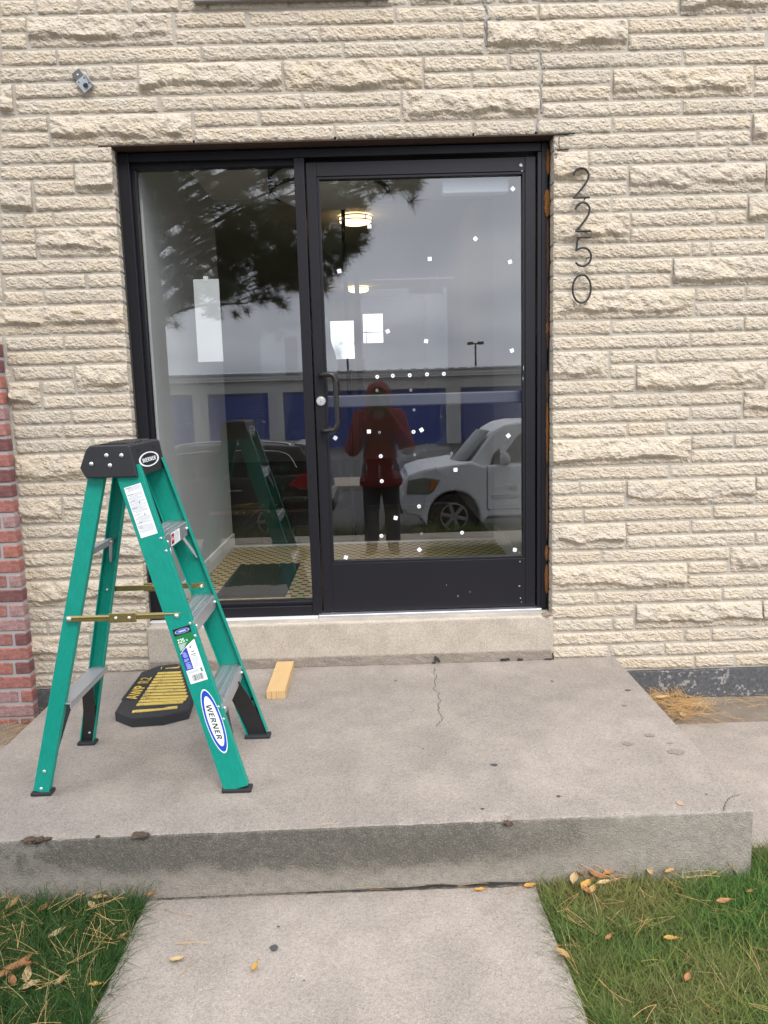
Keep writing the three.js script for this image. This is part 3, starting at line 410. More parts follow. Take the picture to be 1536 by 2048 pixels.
  part('door_closer', box(c0.x, c1.x, c1.y, c0.y + 0.012, -0.14, -0.075, 0.008), mat([0.55, 0.56, 0.58], 0.5), door);
  // adhesive squares and round bumpers left on the glass
  const sq = mat([0.78, 0.78, 0.76], 0.7), sqIn = mat([0.60, 0.60, 0.58], 0.8), r = rng(31), sg = new RoundedBoxGeometry(0.019, 0.019, 0.0025, 1, 0.001), si = new THREE.BoxGeometry(0.009, 0.009, 0.001);
  for (const [u, v, ang] of [[1025.5, 377.8, 45], [950.7, 477.7, 45], [859.3, 518, 0], [1020, 524, 20], [678.5, 542.3, 12], [775.4, 662.8, 25], [852.2, 682.5, -12], [1023.8, 701.4, 20], [738.8, 453, 4], [670.4, 876, 55], [737.8, 863.2, 0], [843, 860, 30], [1016.7, 871.6, 40], [911, 939.7, 0], [791.3, 1036, -12], [838.7, 1099.5, 42], [1029.6, 1099.8, -8], [691.7, 1115, -18]]) {
    const p = W(u, v, -0.026), m = part('adhesive_square', sg, sq, door); m.position.set(p.x, p.y, -0.0262); m.rotation.z = ang * Math.PI / 180; const q = new THREE.Mesh(si, sqIn); m.userData = {};
  }
  const wg = new THREE.TorusGeometry(0.0062, 0.0034, 10, 20), wm = mat([0.70, 0.71, 0.72], 0.45), dm = mat([0.16, 0.17, 0.18], 0.4);
  for (const [u, v] of [[754.4, 754], [785.5, 751.8], [819.4, 750.8], [853.9, 749], [887.7, 748], [761.5, 912.6], [763.5, 962.4], [838, 1013], [827, 864], [762.8, 1072], [924, 1065.6]]) { const p = W(u, v, -0.026), m = part('round_bumper', wg, wm, door); m.position.set(p.x, p.y, -0.0262); m.scale.z = 0.6; }
  for (const [u, v] of [[753.7, 781], [821.7, 780.6], [828, 820], [759, 865], [829.5, 910], [903, 907], [843, 1068]]) { const p = W(u, v, -0.026), m = part('round_bumper', wg, dm, door); m.position.set(p.x, p.y, -0.0262); m.scale.set(0.75, 0.75, 0.5); }
  // scuffs on the paint
  const sc = mat([0.50, 0.50, 0.52], 0.7);
  for (const [u, v, w, h] of [[1042, 330, 8, 9], [1044, 342, 6, 3], [1047, 736, 1.6, 10], [1046, 757, 1.6, 9], [1040, 1123, 2.5, 4], [1039, 1172, 5, 3.5], [1041, 1196, 3, 3], [1043, 1204, 3, 2], [916, 1192, 1.2, 7], [940, 1184, 0.8, 5], [893, 1170, 0.8, 4], [665, 1225, 2, 1.5], [634, 1160, 1, 2], [638, 1135, 1.2, 1.2]]) {
    const z = -0.0034, c = W(u, v, z), s = 1 / 412, pts = []; for (let k = 0; k < 14; k++) { const an = k / 14 * 6.283, q = 0.7 + 0.6 * noise(Math.cos(an) * 1.7 + u, Math.sin(an) * 1.7 + v); pts.push([c.x + Math.cos(an) * w * s * q * 0.5, c.y + Math.sin(an) * h * s * q * 0.5]); }
    const g = extrude(pts, 0.0006); g.translate(0, 0, z - 0.0006); part('scuff', uvBox(g), sc, door);
  }
  part('threshold', box(mL + 0.03, dR + 0.02, SILL - 0.002, SILL + 0.016, -0.1, 0.032, 0.004), M.alum, e);
  part('sill_flashing', box(FL + 0.01, mL + 0.028, SILL + 0.0005, SILL + 0.008, -0.06, 0.036, 0.002), mat([0.62, 0.62, 0.6], 0.6), e);
  // dark sealant in the left joint, old foam in the right one
  part('joint_sealant', box(OPEN_L + 0.001 - 0.014, OPEN_L + 0.012 - 0.014, BOT, TOP, -0.03, 0.03, 0.004), mat([0.05, 0.05, 0.04], 0.8), e);
  const fm = mat([0.30, 0.115, 0.025], 0.9, { bumpMap: rep(concBump, 6), bumpScale: 0.004 }), fm2 = mat([0.13, 0.06, 0.03], 0.9, { bumpMap: rep(concBump, 6), bumpScale: 0.004 });
  const blob = (u, v0, v1, wpx, m, sd) => { const A = W(u, v0, 0.01), B = W(u, v1, 0.01), hgt = A.y - B.y, w = wpx / 412; const g = new THREE.SphereGeometry(1, 18, 30); const p = g.attributes.position; for (let i = 0; i < p.count; i++) { const x = p.getX(i), y = p.getY(i), z = p.getZ(i), s = 1 + 0.4 * noise(x * 1.5, y * hgt * 45 + sd, z * 1.5) + 0.25 * noise(x * 4, y * hgt * 110 + sd, z * 4); p.setXYZ(i, x * w * 0.5 * s, y * hgt * 0.5, z * 0.014 * s); } g.computeVertexNormals(); g.translate(Math.min((A.x + B.x) / 2, OPEN_R - 0.006), (A.y + B.y) / 2, 0.006); part('foam_bead', uvBox(g), m, e); };
  blob(1097, 296, 350, 8, fm, 1); blob(1095, 378, 434, 13, fm, 2); blob(1099, 436, 560, 5, fm2, 3); blob(1100, 560, 700, 4.5, fm2, 4); blob(1101, 640, 672, 6, fm, 8); blob(1101, 740, 800, 6, fm2, 5); blob(1100, 800, 930, 5, fm, 9); blob(1100, 930, 1080, 4.5, fm2, 6); blob(1099, 1090, 1122, 7, fm, 10); blob(1100, 1128, 1188, 8, fm, 7);
}

/* ---------------------------------------------------------------- inside: vestibule and hall */
const FLOOR = 0.452;
{
  const carpet = canvasTex(1024, 1024, (c, w, h) => { // woven runner: tan with short dark dashes, offset from row to row
    c.fillStyle = '#a8946f'; c.fillRect(0, 0, w, h); const r = rng(9);
    for (let k = 0; k < 26000; k++) { const v = 140 + r() * 60; c.fillStyle = `rgb(${v},${v * 0.89},${v * 0.68})`; c.fillRect(r() * w, r() * h, 4, 1.5); }
    const nx = 14, ny = 18; for (let j = 0; j < ny; j++) for (let i = 0; i < nx; i++) { c.fillStyle = '#231c17'; c.fillRect((i + (j % 2) * 0.5) * w / nx, j * h / ny + 8, w / nx * 0.52, 25); }
  }); carpet.wrapS = carpet.wrapT = THREE.RepeatWrapping; carpet.repeat.set(1 / 0.92, 1 / 0.92);
  const VX0 = -1.075, VX1 = 0.86, VZ = -1.87, CEIL = 2.887, HX0 = -2.6, HEND = -9.5, HC = 3.127, wallP = mat([0.52, 0.52, 0.51], 0.85, { bumpMap: rep(concBump, 2.5), bumpScale: 0.002 }), hallP = wallP;
  struct('interior_floor', box(-1.2, 1.0, FLOOR - 0.15, FLOOR, -1.9, -0.112), new THREE.MeshPhysicalMaterial({ map: carpet, roughness: 0.95 }));
  struct('hall_floor', box(-2.8, 1.0, FLOOR - 0.15, FLOOR, HEND - 0.2, -1.901), mat([0.07, 0.055, 0.045], 0.95, { bumpMap: rep(concBump, 4), bumpScale: 0.004 }));
  struct('vestibule_wall', box(VX0 - 0.12, VX0, FLOOR, HC + 0.1, VZ, -0.11), wallP);
  struct('vestibule_wall', box(VX1, VX1 + 0.12, FLOOR, HC + 0.1, HEND, -0.11), wallP);
  struct('vestibule_ceiling', box(VX0, VX1, CEIL, CEIL + 0.12, VZ, -0.1), mat([0.80, 0.79, 0.76], 0.9));
  struct('vestibule_lintel_wall', box(VX0 - 0.1, VX1 + 0.1, LINTEL - 0.01, HC + 0.1, -0.21, -0.1), wallP);
  struct('partition_header', box(VX0 - 0.12, VX1, 2.86, HC + 0.1, VZ - 0.1, VZ - 0.001), wallP);
  struct('hall_wall', [box(HX0 - 0.12, HX0, FLOOR, HC + 0.1, HEND, VZ - 0.1), box(HX0 - 0.12, VX0 - 0.119, FLOOR, HC + 0.1, VZ - 0.1, VZ - 0.001)], hallP);
  struct('hall_ceiling', box(HX0 - 0.1, VX1 + 0.1, HC, HC + 0.12, HEND - 0.1, VZ - 0.05), hallP);
  const wx0 = -0.165, wx1 = 0.165, wy0 = 2.17, wy1 = 2.87;
  struct('hall_end_wall', [box(HX0 - 0.1, wx0, FLOOR, HC + 0.1, HEND - 0.12, HEND), box(wx1, VX1 + 0.1, FLOOR, HC + 0.1, HEND - 0.12, HEND), box(wx0, wx1, FLOOR, wy0, HEND - 0.12, HEND), box(wx0, wx1, wy1, HC + 0.1, HEND - 0.12, HEND)], hallP);
  const hw = thing('hall_window', 'small bright window at the far end of the hallway', 'window');
  part('window_frame', [box(wx0, wx1, wy0 + 0.2, wy0 + 0.222, HEND - 0.08, HEND - 0.05), box(wx0, wx1, 2.56, 2.575, HEND - 0.08, HEND - 0.05), box(-0.125, -0.11, wy0, 2.62, HEND - 0.079, HEND - 0.051)], M.alumDull, hw);
  part('lower_panel', box(wx0, wx1, wy0, wy0 + 0.2, HEND - 0.075, HEND - 0.055), mat([0.5, 0.46, 0.41], 0.8), hw);
  // baseboard, metal strip at the inner doorway
  const bb = struct('baseboard', [box(VX0, VX0 + 0.014, FLOOR, FLOOR + 0.10, VZ, -0.115, 0.003), box(VX1 - 0.014, VX1, FLOOR, FLOOR + 0.10, VZ, -0.115, 0.003)], mat([0.68, 0.67, 0.65], 0.6));
  const inner = thing('inner_glass_door', 'inner glazed doorway between vestibule and hallway', 'door');
  part('post', box(-0.199, -0.172, FLOOR, 2.859, VZ - 0.08, VZ - 0.02, 0.003), M.bronze, inner);
  struct('hall_door_post', box(-0.212, -0.152, FLOOR, HC, -6.05, -5.99, 0.004), mat([0.30, 0.31, 0.33], 0.5));
  part('threshold', box(-1.07, 0.855, FLOOR, FLOOR + 0.012, VZ - 0.005, VZ + 0.03, 0.003), M.alum, inner);
  const ip = new THREE.PlaneGeometry(0.94, 2.38); ip.translate(0.388, FLOOR + 0.03 + 1.19, VZ - 0.05); const ig = new THREE.MeshPhysicalMaterial({ color: new THREE.Color().setRGB(0.9, 0.92, 0.92), roughness: 0, transmission: 1, thickness: 0, ior: 1.5 }); part('door_pane', ip, ig, inner); const sp = new THREE.PlaneGeometry(0.875, 2.40); sp.translate(-0.637, FLOOR + 1.205, VZ - 0.05); part('side_pane', sp, ig, inner);
  // lamps
  const fix = (name, label, x, y, z, R, lit) => {
    const o = thing(name, label, 'ceiling lamp', [x, y, z]); const pts = []; const hgt = R * 0.34;
    for (let k = 0; k <= 12; k++) { const a = k / 12 * Math.PI / 2; pts.push(new THREE.Vector2(Math.max(0.0005, R * 0.93 * Math.sin(a)), -hgt - R * 0.22 * Math.cos(a) + 0.004)); }
    pts.push(new THREE.Vector2(R * 0.93, -0.012));
    part('diffuser', new THREE.LatheGeometry(pts, 40), lit ? mat([0.8, 0.74, 0.6], 0.6, { emissive: new THREE.Color(1, 0.72, 0.36), emissiveIntensity: 2.2 }) : mat([0.70, 0.68, 0.63], 0.5), o);
    const ring = (yy) => new THREE.TorusGeometry(R * 0.97, R * 0.035, 8, 48).rotateX(Math.PI / 2).translate(0, yy, 0);
    const bars = []; for (let k = 0; k < 3; k++) { const a = k * 2.09 + 0.9; bars.push(cyl(R * 0.03, R * 0.03, [Math.cos(a) * R * 0.97, -0.01, Math.sin(a) * R * 0.97], [Math.cos(a) * R * 0.97, -hgt, Math.sin(a) * R * 0.97], 8)); }
    part('metal_ring', [ring(-hgt), ring(-hgt * 0.35), ...bars], mat([0.05, 0.04, 0.03], 0.4, { metalness: 0.6 }), o);
    part('base_plate', cyl(R * 0.7, R * 0.7, [0, -0.012, 0], [0, 0, 0], 32), M.alumDull, o);
    if (lit) { const L = new THREE.PointLight(new THREE.Color(1, 0.62, 0.27), lit, 0, 2); L.position.set(x, y - hgt - R * 0.30, z); L.castShadow = true; L.shadow.radius = 8; scene.add(L); }
  };
  fix('ceiling_lamp', 'large unlit round lamp with dark double ring on vestibule ceiling', -0.24, CEIL, -1.22, 0.37, 0);
  fix('ceiling_lamp', 'lit amber round lamp on hallway ceiling just past the inner doorway', -0.13, HC, -3.55, 0.155, 0.10);
  fix('ceiling_lamp', 'lit amber round lamp farther along the hallway ceiling', -0.20, HC, -8.2, 0.16, 0.10);
  // paper, panel, mat
  const note = canvasTex(256, 384, (c, w, h) => { c.fillStyle = '#f2f4f4'; c.fillRect(0, 0, w, h); const r = rng(4); c.strokeStyle = '#9aa0a4'; c.lineWidth = 2.2; for (let i = 0; i < 11; i++) { const x = 20 + i * 9; c.beginPath(); for (let y = 30; y < 340; y += 5) c.lineTo(x + (r() - 0.5) * 6 + y * 0.05, y); c.stroke(); } });
  const ng = new THREE.PlaneGeometry(0.112, 0.178, 10, 12); { const p = ng.attributes.position; for (let i = 0; i < p.count; i++) { const k = smooth(0.01, -0.09, p.getY(i)) * smooth(0.02, -0.056, p.getX(i)); p.setZ(i, -0.03 * k * k); p.setX(i, p.getX(i) + 0.022 * k); } ng.computeVertexNormals(); }
  const pn = W(685, 680, -0.036), nm = single('paper_note', ng, new THREE.MeshPhysicalMaterial({ map: note, roughness: 0.8, side: THREE.DoubleSide }), 'handwritten white paper note taped inside the door glass, its lower corner curling', 'note'); nm.position.copy(pn);
  const q0 = W(386, 559, -0.05), q1 = W(447, 723, -0.05), sw = (W(437, 640, -0.05).x - W(386, 640, -0.05).x) / 2, sh = (q0.y - q1.y) / 2; const pan = thing('white_sheet', 'tall narrow pale sheet taped inside the side light glass', 'sheet', [(q0.x + q1.x) / 2, (q0.y + q1.y) / 2, -0.052]);
  part('sheet', box(-sw, sw, -sh, sh, 0, 0.003, 0.001), mat([0.42, 0.42, 0.41], 0.7), pan); part('tape', box(-0.012, 0.012, sh - 0.01, sh + 0.014, 0.003, 0.004), mat([0.5, 0.49, 0.44], 0.4), pan);
  const A = G(437, 1196, FLOOR + 0.008), B = G(602, 1190, FLOOR + 0.008), C = G(575, 1125, FLOOR + 0.008), D = G(470, 1130, FLOOR + 0.008);
  const mx0 = (A.x + D.x) / 2 , mx1 = (B.x + C.x) / 2, mz0 = (C.z + D.z) / 2, mz1 = (A.z + B.z) / 2;
  const mt = thing('door_mat', 'black entrance mat on the tan vestibule carpet', 'mat', [(mx0 + mx1) / 2, FLOOR + 0.001, (mz0 + mz1) / 2]); const mw = mx1 - mx0, md = mz1 - mz0;
  part('pile', box(-mw / 2 + 0.03, mw / 2 - 0.10, 0.003, 0.011, -md / 2 + 0.03, md / 2 - 0.03, 0.003), mat([0.018, 0.022, 0.017], 1, { bumpMap: rep(concBump, 6), bumpScale: 0.006 }), mt);
  part('rubber_border', [box(-mw / 2, mw / 2, 0, 0.005, -md / 2, md / 2, 0.002), box(mw / 2 - 0.092, mw / 2 - 0.012, 0.005, 0.008, -md / 2 + 0.03, md / 2 - 0.03, 0.002)], mat([0.02, 0.03, 0.035], 0.5), mt);
}

/* ---------------------------------------------------------------- house numbers and bracket on the wall */
{
  const nm = mat([0.022, 0.02, 0.02], 0.45, { metalness: 0.3 });
  const Z = 0.118, digit = (kind, u0, u1, v0, v1, label) => {
    const p0 = W(u0, v1, Z), p1 = W(u1, v0, Z), w = p1.x - p0.x, h = p1.y - p0.y, o = thing('house_number', label, 'house number', [p0.x, p0.y, Z]);
    const S = pts => pts.map(([x, y]) => [x * w, y * h, 0]); let geo = [];
    const arc = (cx, cy, rx, ry, a0, a1, n) => { const q = []; for (let k = 0; k <= n; k++) { const a = (a0 + (a1 - a0) * k / n) * Math.PI / 180; q.push([cx + rx * Math.cos(a), cy + ry * Math.sin(a)]); } return q; };
    const R = 0.0048;
    if (kind === '2') geo = [tube(S([...arc(0.46, 0.74, 0.46, 0.25, 172, -18, 14), [0.78, 0.52], [0.4, 0.25], [0.03, 0.03]]), R, 8, 70), tube(S([[0.0, 0.025], [0.5, 0.025], [1, 0.025]]), R, 8, 4)];
    if (kind === '5') geo = [tube(S([[0.92, 0.98], [0.5, 0.98], [0.12, 0.98]]), R, 8, 4), tube(S([[0.13, 0.985], [0.08, 0.77], [0.03, 0.53]]), R, 8, 4), tube(S([[0.04, 0.55], ...arc(0.44, 0.32, 0.52, 0.31, 110, -140, 18), [0.0, 0.13]]), R, 8, 70)];
    if (kind === '0') geo = [tube(S(arc(0.5, 0.5, 0.5, 0.5, 90, 430, 28)), R, 8, 80, true)];
    part('numeral', geo, nm, o);
    for (const [x, y] of kind === '0' ? [[0.5, 1], [0.5, 0]] : [[0.3, kind === '5' ? 0.98 : 0.95], [0.8, kind === '5' ? 0.3 : 0.025]]) part('stand_off_pin', cyl(0.003, 0.003, [x * w, y * h, 0], [x * w, y * h, -0.035], 8), nm, o);
  };
  digit('2', 1147, 1180, 335, 397, 'black metal numeral 2 on the stone wall, topmost of four');
  digit('2', 1151, 1182, 404, 464, 'black metal numeral 2 between another 2 and the 5');
  digit('5', 1151, 1184, 473, 533, 'black metal numeral 5 on the stone wall');
  digit('0', 1145, 1182, 549, 606, 'black metal numeral 0 at the foot of the house number');
  const c = W(165, 162, 0.1), br = thing('metal_bracket', 'small galvanised hinge bracket screwed askew to the stone wall', 'bracket', [c.x, c.y, 0.104]); br.rotation.z = 0.62;
  const gm = mat([0.36, 0.38, 0.39], 0.45, { metalness: 0.7 });
  part('upper_leaf', box(-0.020, 0.020, 0.010, 0.052, -0.012, -0.007, 0.001), mat([0.12, 0.12, 0.12], 0.5, { metalness: 0.6 }), br);
  const lf = part('lower_leaf', [box(-0.026, 0.026, -0.046, 0.012, -0.004, 0.003, 0.001), box(0.026, 0.029, -0.046, 0.012, -0.012, 0.012, 0.001)], gm, br);
  for (const [x, y] of [[-0.016, 0.002], [0.014, 0.002], [0.018, -0.026]]) part('screw_hole', cyl(0.0035, 0.0035, [x, y, 0.0028], [x, y, 0.0035], 10), M.black, lf);
  part('pin', [cyl(0.008, 0.008, [-0.004, -0.022, 0.002], [0.004, -0.03, 0.012], 10)], M.black, br); part('screw', cyl(0.004, 0.003, [0, 0.034, -0.007], [0, 0.034, -0.004], 10), M.white, br); part('spacer', cyl(0.01, 0.01, [0, -0.01, -0.03], [0, -0.01, -0.004], 10), gm, br);
}

/* ---------------------------------------------------------------- step ladder */
{
  const green = mat([1, 1, 1], 0.42, { bumpMap: rep(concBump, 5), bumpScale: 0.0005 });
  { const scuffMap = dataTex(512, (i, j) => { const s = clamp((at('d', i * 2, j >> 1) + 0.7 * at('e', i, j) - 1.1) * 4), g = 226 + 4 * at('c', i, j) + 14 * at('e', i * 3, j >> 2); return [lerp(g * 0.2, 225, s), lerp(g, 232, s), lerp(g * 0.97, 228, s)]; }, true); scuffMap.repeat.set(3, 2); green.map = scuffMap; green.color.setRGB(0.12, 0.335, 0.265); green.specularIntensity = 0.6; }
  const L = thing('step_ladder', 'green fibreglass step ladder with black top cap standing on the stoop', 'ladder', [0, SLAB, 0]);
  const V = (p) => new THREE.Vector3(p.x, p.y - SLAB, p.z);
  const zN = 1.31, zF = 0.862, zNt = 1.235, zFt = 0.925, H = 1.10, capB = 1.075;
  const fB = { x: W(473, 1588, zN).x }, fT = { x: W(253, 940, zNt).x }, rB = { x: W(82, 1590, zN - 0.02).x }, rT = { x: W(191, 940, zNt).x };
  // a rail is a channel: web on the outside, flanges turned in
  function rail(name, bx, tx, zb, zt, wid, out, y1) {
    const a = new THREE.Vector3(bx, 0.012, zb), b = new THREE.Vector3(tx, y1, zt), Y = b.clone().sub(a), len = Y.length(); Y.normalize();
    const Z0 = new THREE.Vector3(0, 0, out), X = new THREE.Vector3().crossVectors(Y, Z0).normalize(), Z = new THREE.Vector3().crossVectors(X, Y);
    const m = new THREE.Matrix4().makeBasis(X, Y, Z).setPosition(a), th = 0.004, fl = 0.028;
    const g = [box(-wid / 2, wid / 2, 0, len, -th, 0, 0.0015), box(-wid / 2, -wid / 2 + th, 0, len, -fl, -th + 0.001, 0.0015), box(wid / 2 - th, wid / 2, 0, len, -fl, -th + 0.001, 0.0015)];
    const o = part(name, g, green, L); o.applyMatrix4(m); o.userData.len = undefined; return { o, X, Y, Z, a, len, wid, m };
  }
  // x of a rail at height y
  const frontN = rail('front_rail', fB.x, fT.x, zN, zNt, 0.083, 1, H), frontF = rail('front_rail', fB.x + 0.008, fT.x, zF, zFt, 0.083, -1, H);
  const rearN = rail('rear_rail', rB.x, rT.x, zN - 0.02, zNt - 0.02, 0.053, 1, H), rearF = rail('rear_rail', rB.x + 0.012, rT.x, zF + 0.012, zFt + 0.02, 0.053, -1, H);
  for (const q of [frontN, frontF, rearN, rearF]) delete q.o.userData.len;
  const along = (q, y) => q.a.clone().addScaledVector(q.Y, (y - 0.012) / q.Y.y);
  // feet
  const foot = (q, w) => { const p = q.a; const sgn = q.Z.z > 0 ? -1 : 1; part('foot', [box(p.x - w / 2 - 0.004, p.x + w / 2 + 0.006, 0, 0.0125, Math.min(p.z + sgn * 0.038, p.z - sgn * 0.006), Math.max(p.z + sgn * 0.038, p.z - sgn * 0.006), 0.004)], M.rubber, L); };
  foot(frontN, 0.09); foot(frontF, 0.09); foot(rearN, 0.06); foot(rearF, 0.06);
  // treads: ribbed top, deep front apron
  const rivM = mat([0.68, 0.69, 0.68], 0.3, { metalness: 0.8 });
  const rivet = (q, y, dx, r = 0.0065, parent) => { const p = along(q, y).addScaledVector(q.X, dx); const s = new THREE.SphereGeometry(r, 12, 8); s.scale(1, 1, 0.5); s.translate(p.x, p.y, p.z + (q.Z.z > 0 ? 0.001 : -0.001)); part('rivet', s, rivM, L); };
  [0.30, 0.585, 0.87].forEach((y, k) => {
    const n = along(frontN, y), f = along(frontF, y), x = (n.x + f.x) / 2, x0 = x - 0.040, x1 = x + 0.044, z0 = f.z + 0.005, z1 = n.z - 0.005;
    const g = [box(x0, x1 - 0.002, y - 0.004, y, z0, z1, 0.001), box(x1 - 0.003, x1, y - 0.050, y + 0.001, z0, z1, 0.001), box(x0, x0 + 0.003, y - 0.03, y, z0, z1, 0.001)];
    for (const fx of [0.08, 0.13, 0.18, 0.32, 0.50, 0.56, 0.62, 0.78, 0.86, 0.93]) { const xx = lerp(x0, x1, fx); g.push(box(xx - 0.0012, xx + 0.0012, y - 0.001, y + 0.0045, z0, z1)); }
    const t = part('tread', g, M.alum, L);
    for (const zz of [z0 + 0.03, z1 - 0.03]) part('rivet', new THREE.SphereGeometry(0.006, 10, 8).translate(x1 + 0.0005, y - 0.022, zz), rivM, L);
    rivet(frontN, y - 0.012, 0.033, 0.005); rivet(frontN, y - 0.055, 0.036, 0.005);
    if (k === 2) { const lb = canvasTex(256, 96, (c, w, h) => { c.fillStyle = '#eef0ee'; c.fillRect(0, 0, w, h); c.fillStyle = '#1c1c1c'; c.fillRect(14, 10, 76, 76); c.fillStyle = '#c8202c'; c.beginPath(); c.arc(52, 48, 32, 0, 7); c.fill(); c.strokeStyle = '#fff'; c.lineWidth = 7; c.beginPath(); c.moveTo(34, 48); c.lineTo(70, 48); c.moveTo(52, 30); c.lineTo(52, 66); c.stroke(); c.fillStyle = '#8a8f92'; for (let i = 0; i < 7; i++) c.fillRect(108, 12 + i * 11, 90 + (i * 37 % 40), 4); });
      const pg = new THREE.PlaneGeometry(0.12, 0.044); pg.rotateY(Math.PI / 2); pg.translate(x1 + 0.0012, y - 0.024, (z0 + z1) / 2 + 0.03); part('warning_label', pg, new THREE.MeshPhysicalMaterial({ map: lb, roughness: 0.5 }), t);
      // diagonal braces under the top tread
      for (const q of [frontN, frontF]) { const e = along(q, y - 0.12); const s = q.Z.z > 0 ? -1 : 1; part('brace', [cyl(0.006, 0.006, [x1 - 0.008, y - 0.04, e.z + s * 0.09], [e.x + 0.032, y - 0.135, e.z + s * 0.012], 8)], M.alum, L); } }
  });
  // rear cross bars
  for (const [y, w, h] of [[0.82, 0.024, 0.012], [0.315, 0.062, 0.012]]) { const n = along(rearN, y), f = along(rearF, y), x = (n.x + f.x) / 2; part('rear_bar', [box(x - 0.020, x - 0.020 + w, y - 0.004, y, f.z + 0.004, n.z - 0.004, 0.0015), box(x - 0.020 + w - 0.003, x - 0.020 + w, y - h - 0.008, y, f.z + 0.004, n.z - 0.004, 0.001)], M.alumDull, L); }
  { const f = along(rearF, 0.80); part('brace', [cyl(0.006, 0.005, [f.x + 0.01, 0.815, f.z + 0.06], [f.x - 0.012, 0.73, f.z + 0.012], 8)], M.alumDull, L); }
  // black curved gussets between lowest tread or bar and each foot
  const gusset = (q, yTop, reach, xo, wid) => { const s = q.Z.z > 0 ? -1 : 1, pos = [], idx = [], n = 16; for (let i = 0; i <= n; i++) { const t = i / n, y = lerp(yTop - 0.03, 0.012, t), p = along(q, y), zz = p.z + s * (0.014 + reach * Math.pow(1 - t, 1.8)); for (const side of [-1, 1]) for (const th of [0, 0.005]) pos.push(p.x + xo + side * wid / 2, y, zz + th * s * -1); }
    for (let i = 0; i < n; i++) { const a = i * 4, b = a + 4; for (const [p, r] of [[0, 1], [1, 3], [3, 2], [2, 0]]) idx.push(a + p, b + p, a + r, a + r, b + p, b + r); } const g = new THREE.BufferGeometry(); g.setAttribute('position', new THREE.Float32BufferAttribute(pos, 3)); g.setIndex(idx); const ng = g.toNonIndexed(); ng.computeVertexNormals();
    const gs = [uvBox(ng)]; const e = along(q, 0.012); // inner shoe with side flanges
    const sh = box(-wid / 2, wid / 2, 0.004, 0.15, -0.011, -0.006, 0.001); sh.applyMatrix4(q.m); gs.push(sh);
    part('gusset', gs, mat([0.02, 0.019, 0.02], 0.45), L); };
  gusset(frontN, 0.30, 0.085, 0.0, 0.072); gusset(frontF, 0.30, 0.10, 0.0, 0.072); gusset(rearN, 0.315, 0.10, 0.0, 0.045); gusset(rearF, 0.315, 0.10, 0.0, 0.045);
  for (const y of [0.045, 0.085]) { rivet(rearN, y - (y > 0.06 ? -0.0 : 0.02), 0.0, 0.006); }
  { const p = along(rearF, 0.07); for (const y of [0.045, 0.11]) part('rivet', new THREE.SphereGeometry(0.007, 10, 8).translate(along(rearF, y).x + 0.004, y, along(rearF, y).z + 0.012), rivM, L); part('spacer_block', box(along(frontF, 0.13).x - 0.02, along(frontF, 0.13).x + 0.032, 0.098, 0.15, along(frontF, 0.13).z + 0.008, along(frontF, 0.13).z + 0.014, 0.006), green, L); }
  // spreaders with hinge plate
  const brass = mat([0.46, 0.36, 0.15], 0.25, { metalness: 0.85 });
  const spread = (qf, qr, y, s) => { const a = along(qr, y), b = along(qf, y + 0.004), zz = (a.z + b.z) / 2 + s * 0.006; const mx = (a.x + b.x) / 2; const o = part('spreader', [box(a.x - 0.01, mx - 0.01, y - 0.011, y + 0.010, zz - 0.002, zz + 0.003, 0.002), box(mx + 0.01, b.x + 0.012, y - 0.008, y + 0.013, zz - 0.002, zz + 0.003, 0.002), tube([[a.x - 0.01, y + 0.004, zz + 0.002 * s], [mx, y + 0.004, zz + 0.002 * s]], 0.004, 8), tube([[mx, y + 0.006, zz + 0.002 * s], [b.x + 0.012, y + 0.007, zz + 0.002 * s]], 0.004, 8)], brass, L);
    part('hinge_plate', box(mx - 0.045, mx + 0.045, y - 0.016, y + 0.016, zz + (s > 0 ? 0.004 : -0.008), zz + (s > 0 ? 0.008 : -0.004), 0.003), brass, o);
    for (const dx of [-0.022, 0.022]) part('rivet', new THREE.SphereGeometry(0.006, 10, 8).translate(mx + dx, y, zz + s * 0.008), rivM, o);
    for (const p of [a.x, b.x]) part('rivet', new THREE.SphereGeometry(0.0085, 12, 8).translate(p, y + 0.001, zz + s * 0.004), rivM, o); };
  spread(frontN, rearN, 0.608, 1); spread(frontF, rearF, 0.618, -1);
  { const p = along(frontF, 0.618); part('rivet', new THREE.SphereGeometry(0.008, 12, 8).translate(p.x, 0.618, p.z + 0.006), rivM, L); const r = along(rearF, 0.62); part('rivet', new THREE.SphereGeometry(0.006, 12, 8).translate(r.x, 0.62, r.z + 0.006), rivM, L); }
  // top cap: ribbed, flaring towards the bottom
  const xl0 = W(176, 893, zNt + 0.012).x, xr0 = W(257, 893, zNt + 0.012).x, xl1 = W(166, 938, zNt + 0.012).x, xr1 = W(272, 940, zNt + 0.012).x, yT = 1.172, yB = capB, zc = (zNt + zFt) / 2, hz0 = (zNt - zFt) / 2 + 0.006, hz1 = hz0 + 0.012;
  { const prof = [[xl1 - 0.004, yB + 0.03], [xl1 + 0.012, yB], [xr1, yB], [xr0 + 0.003, yT - 0.004], [xr0 - 0.004, yT], [xl0 + 0.008, yT], [xl0 - 0.004, yT - 0.012]];
    const g = extrude(prof, 2 * hz1 - 0.008, 0.004); g.translate(0, 0, zc - hz1 + 0.004);
    const cap = part('top_cap', uvBox(g), mat([0.016, 0.016, 0.018], 0.5, { bumpMap: rep(concBump, 6), bumpScale: 0.0008 }), L);
    const capM = cap.material; const cx = (xl0 + xr0) / 2, wtop = xr0 - xl0;
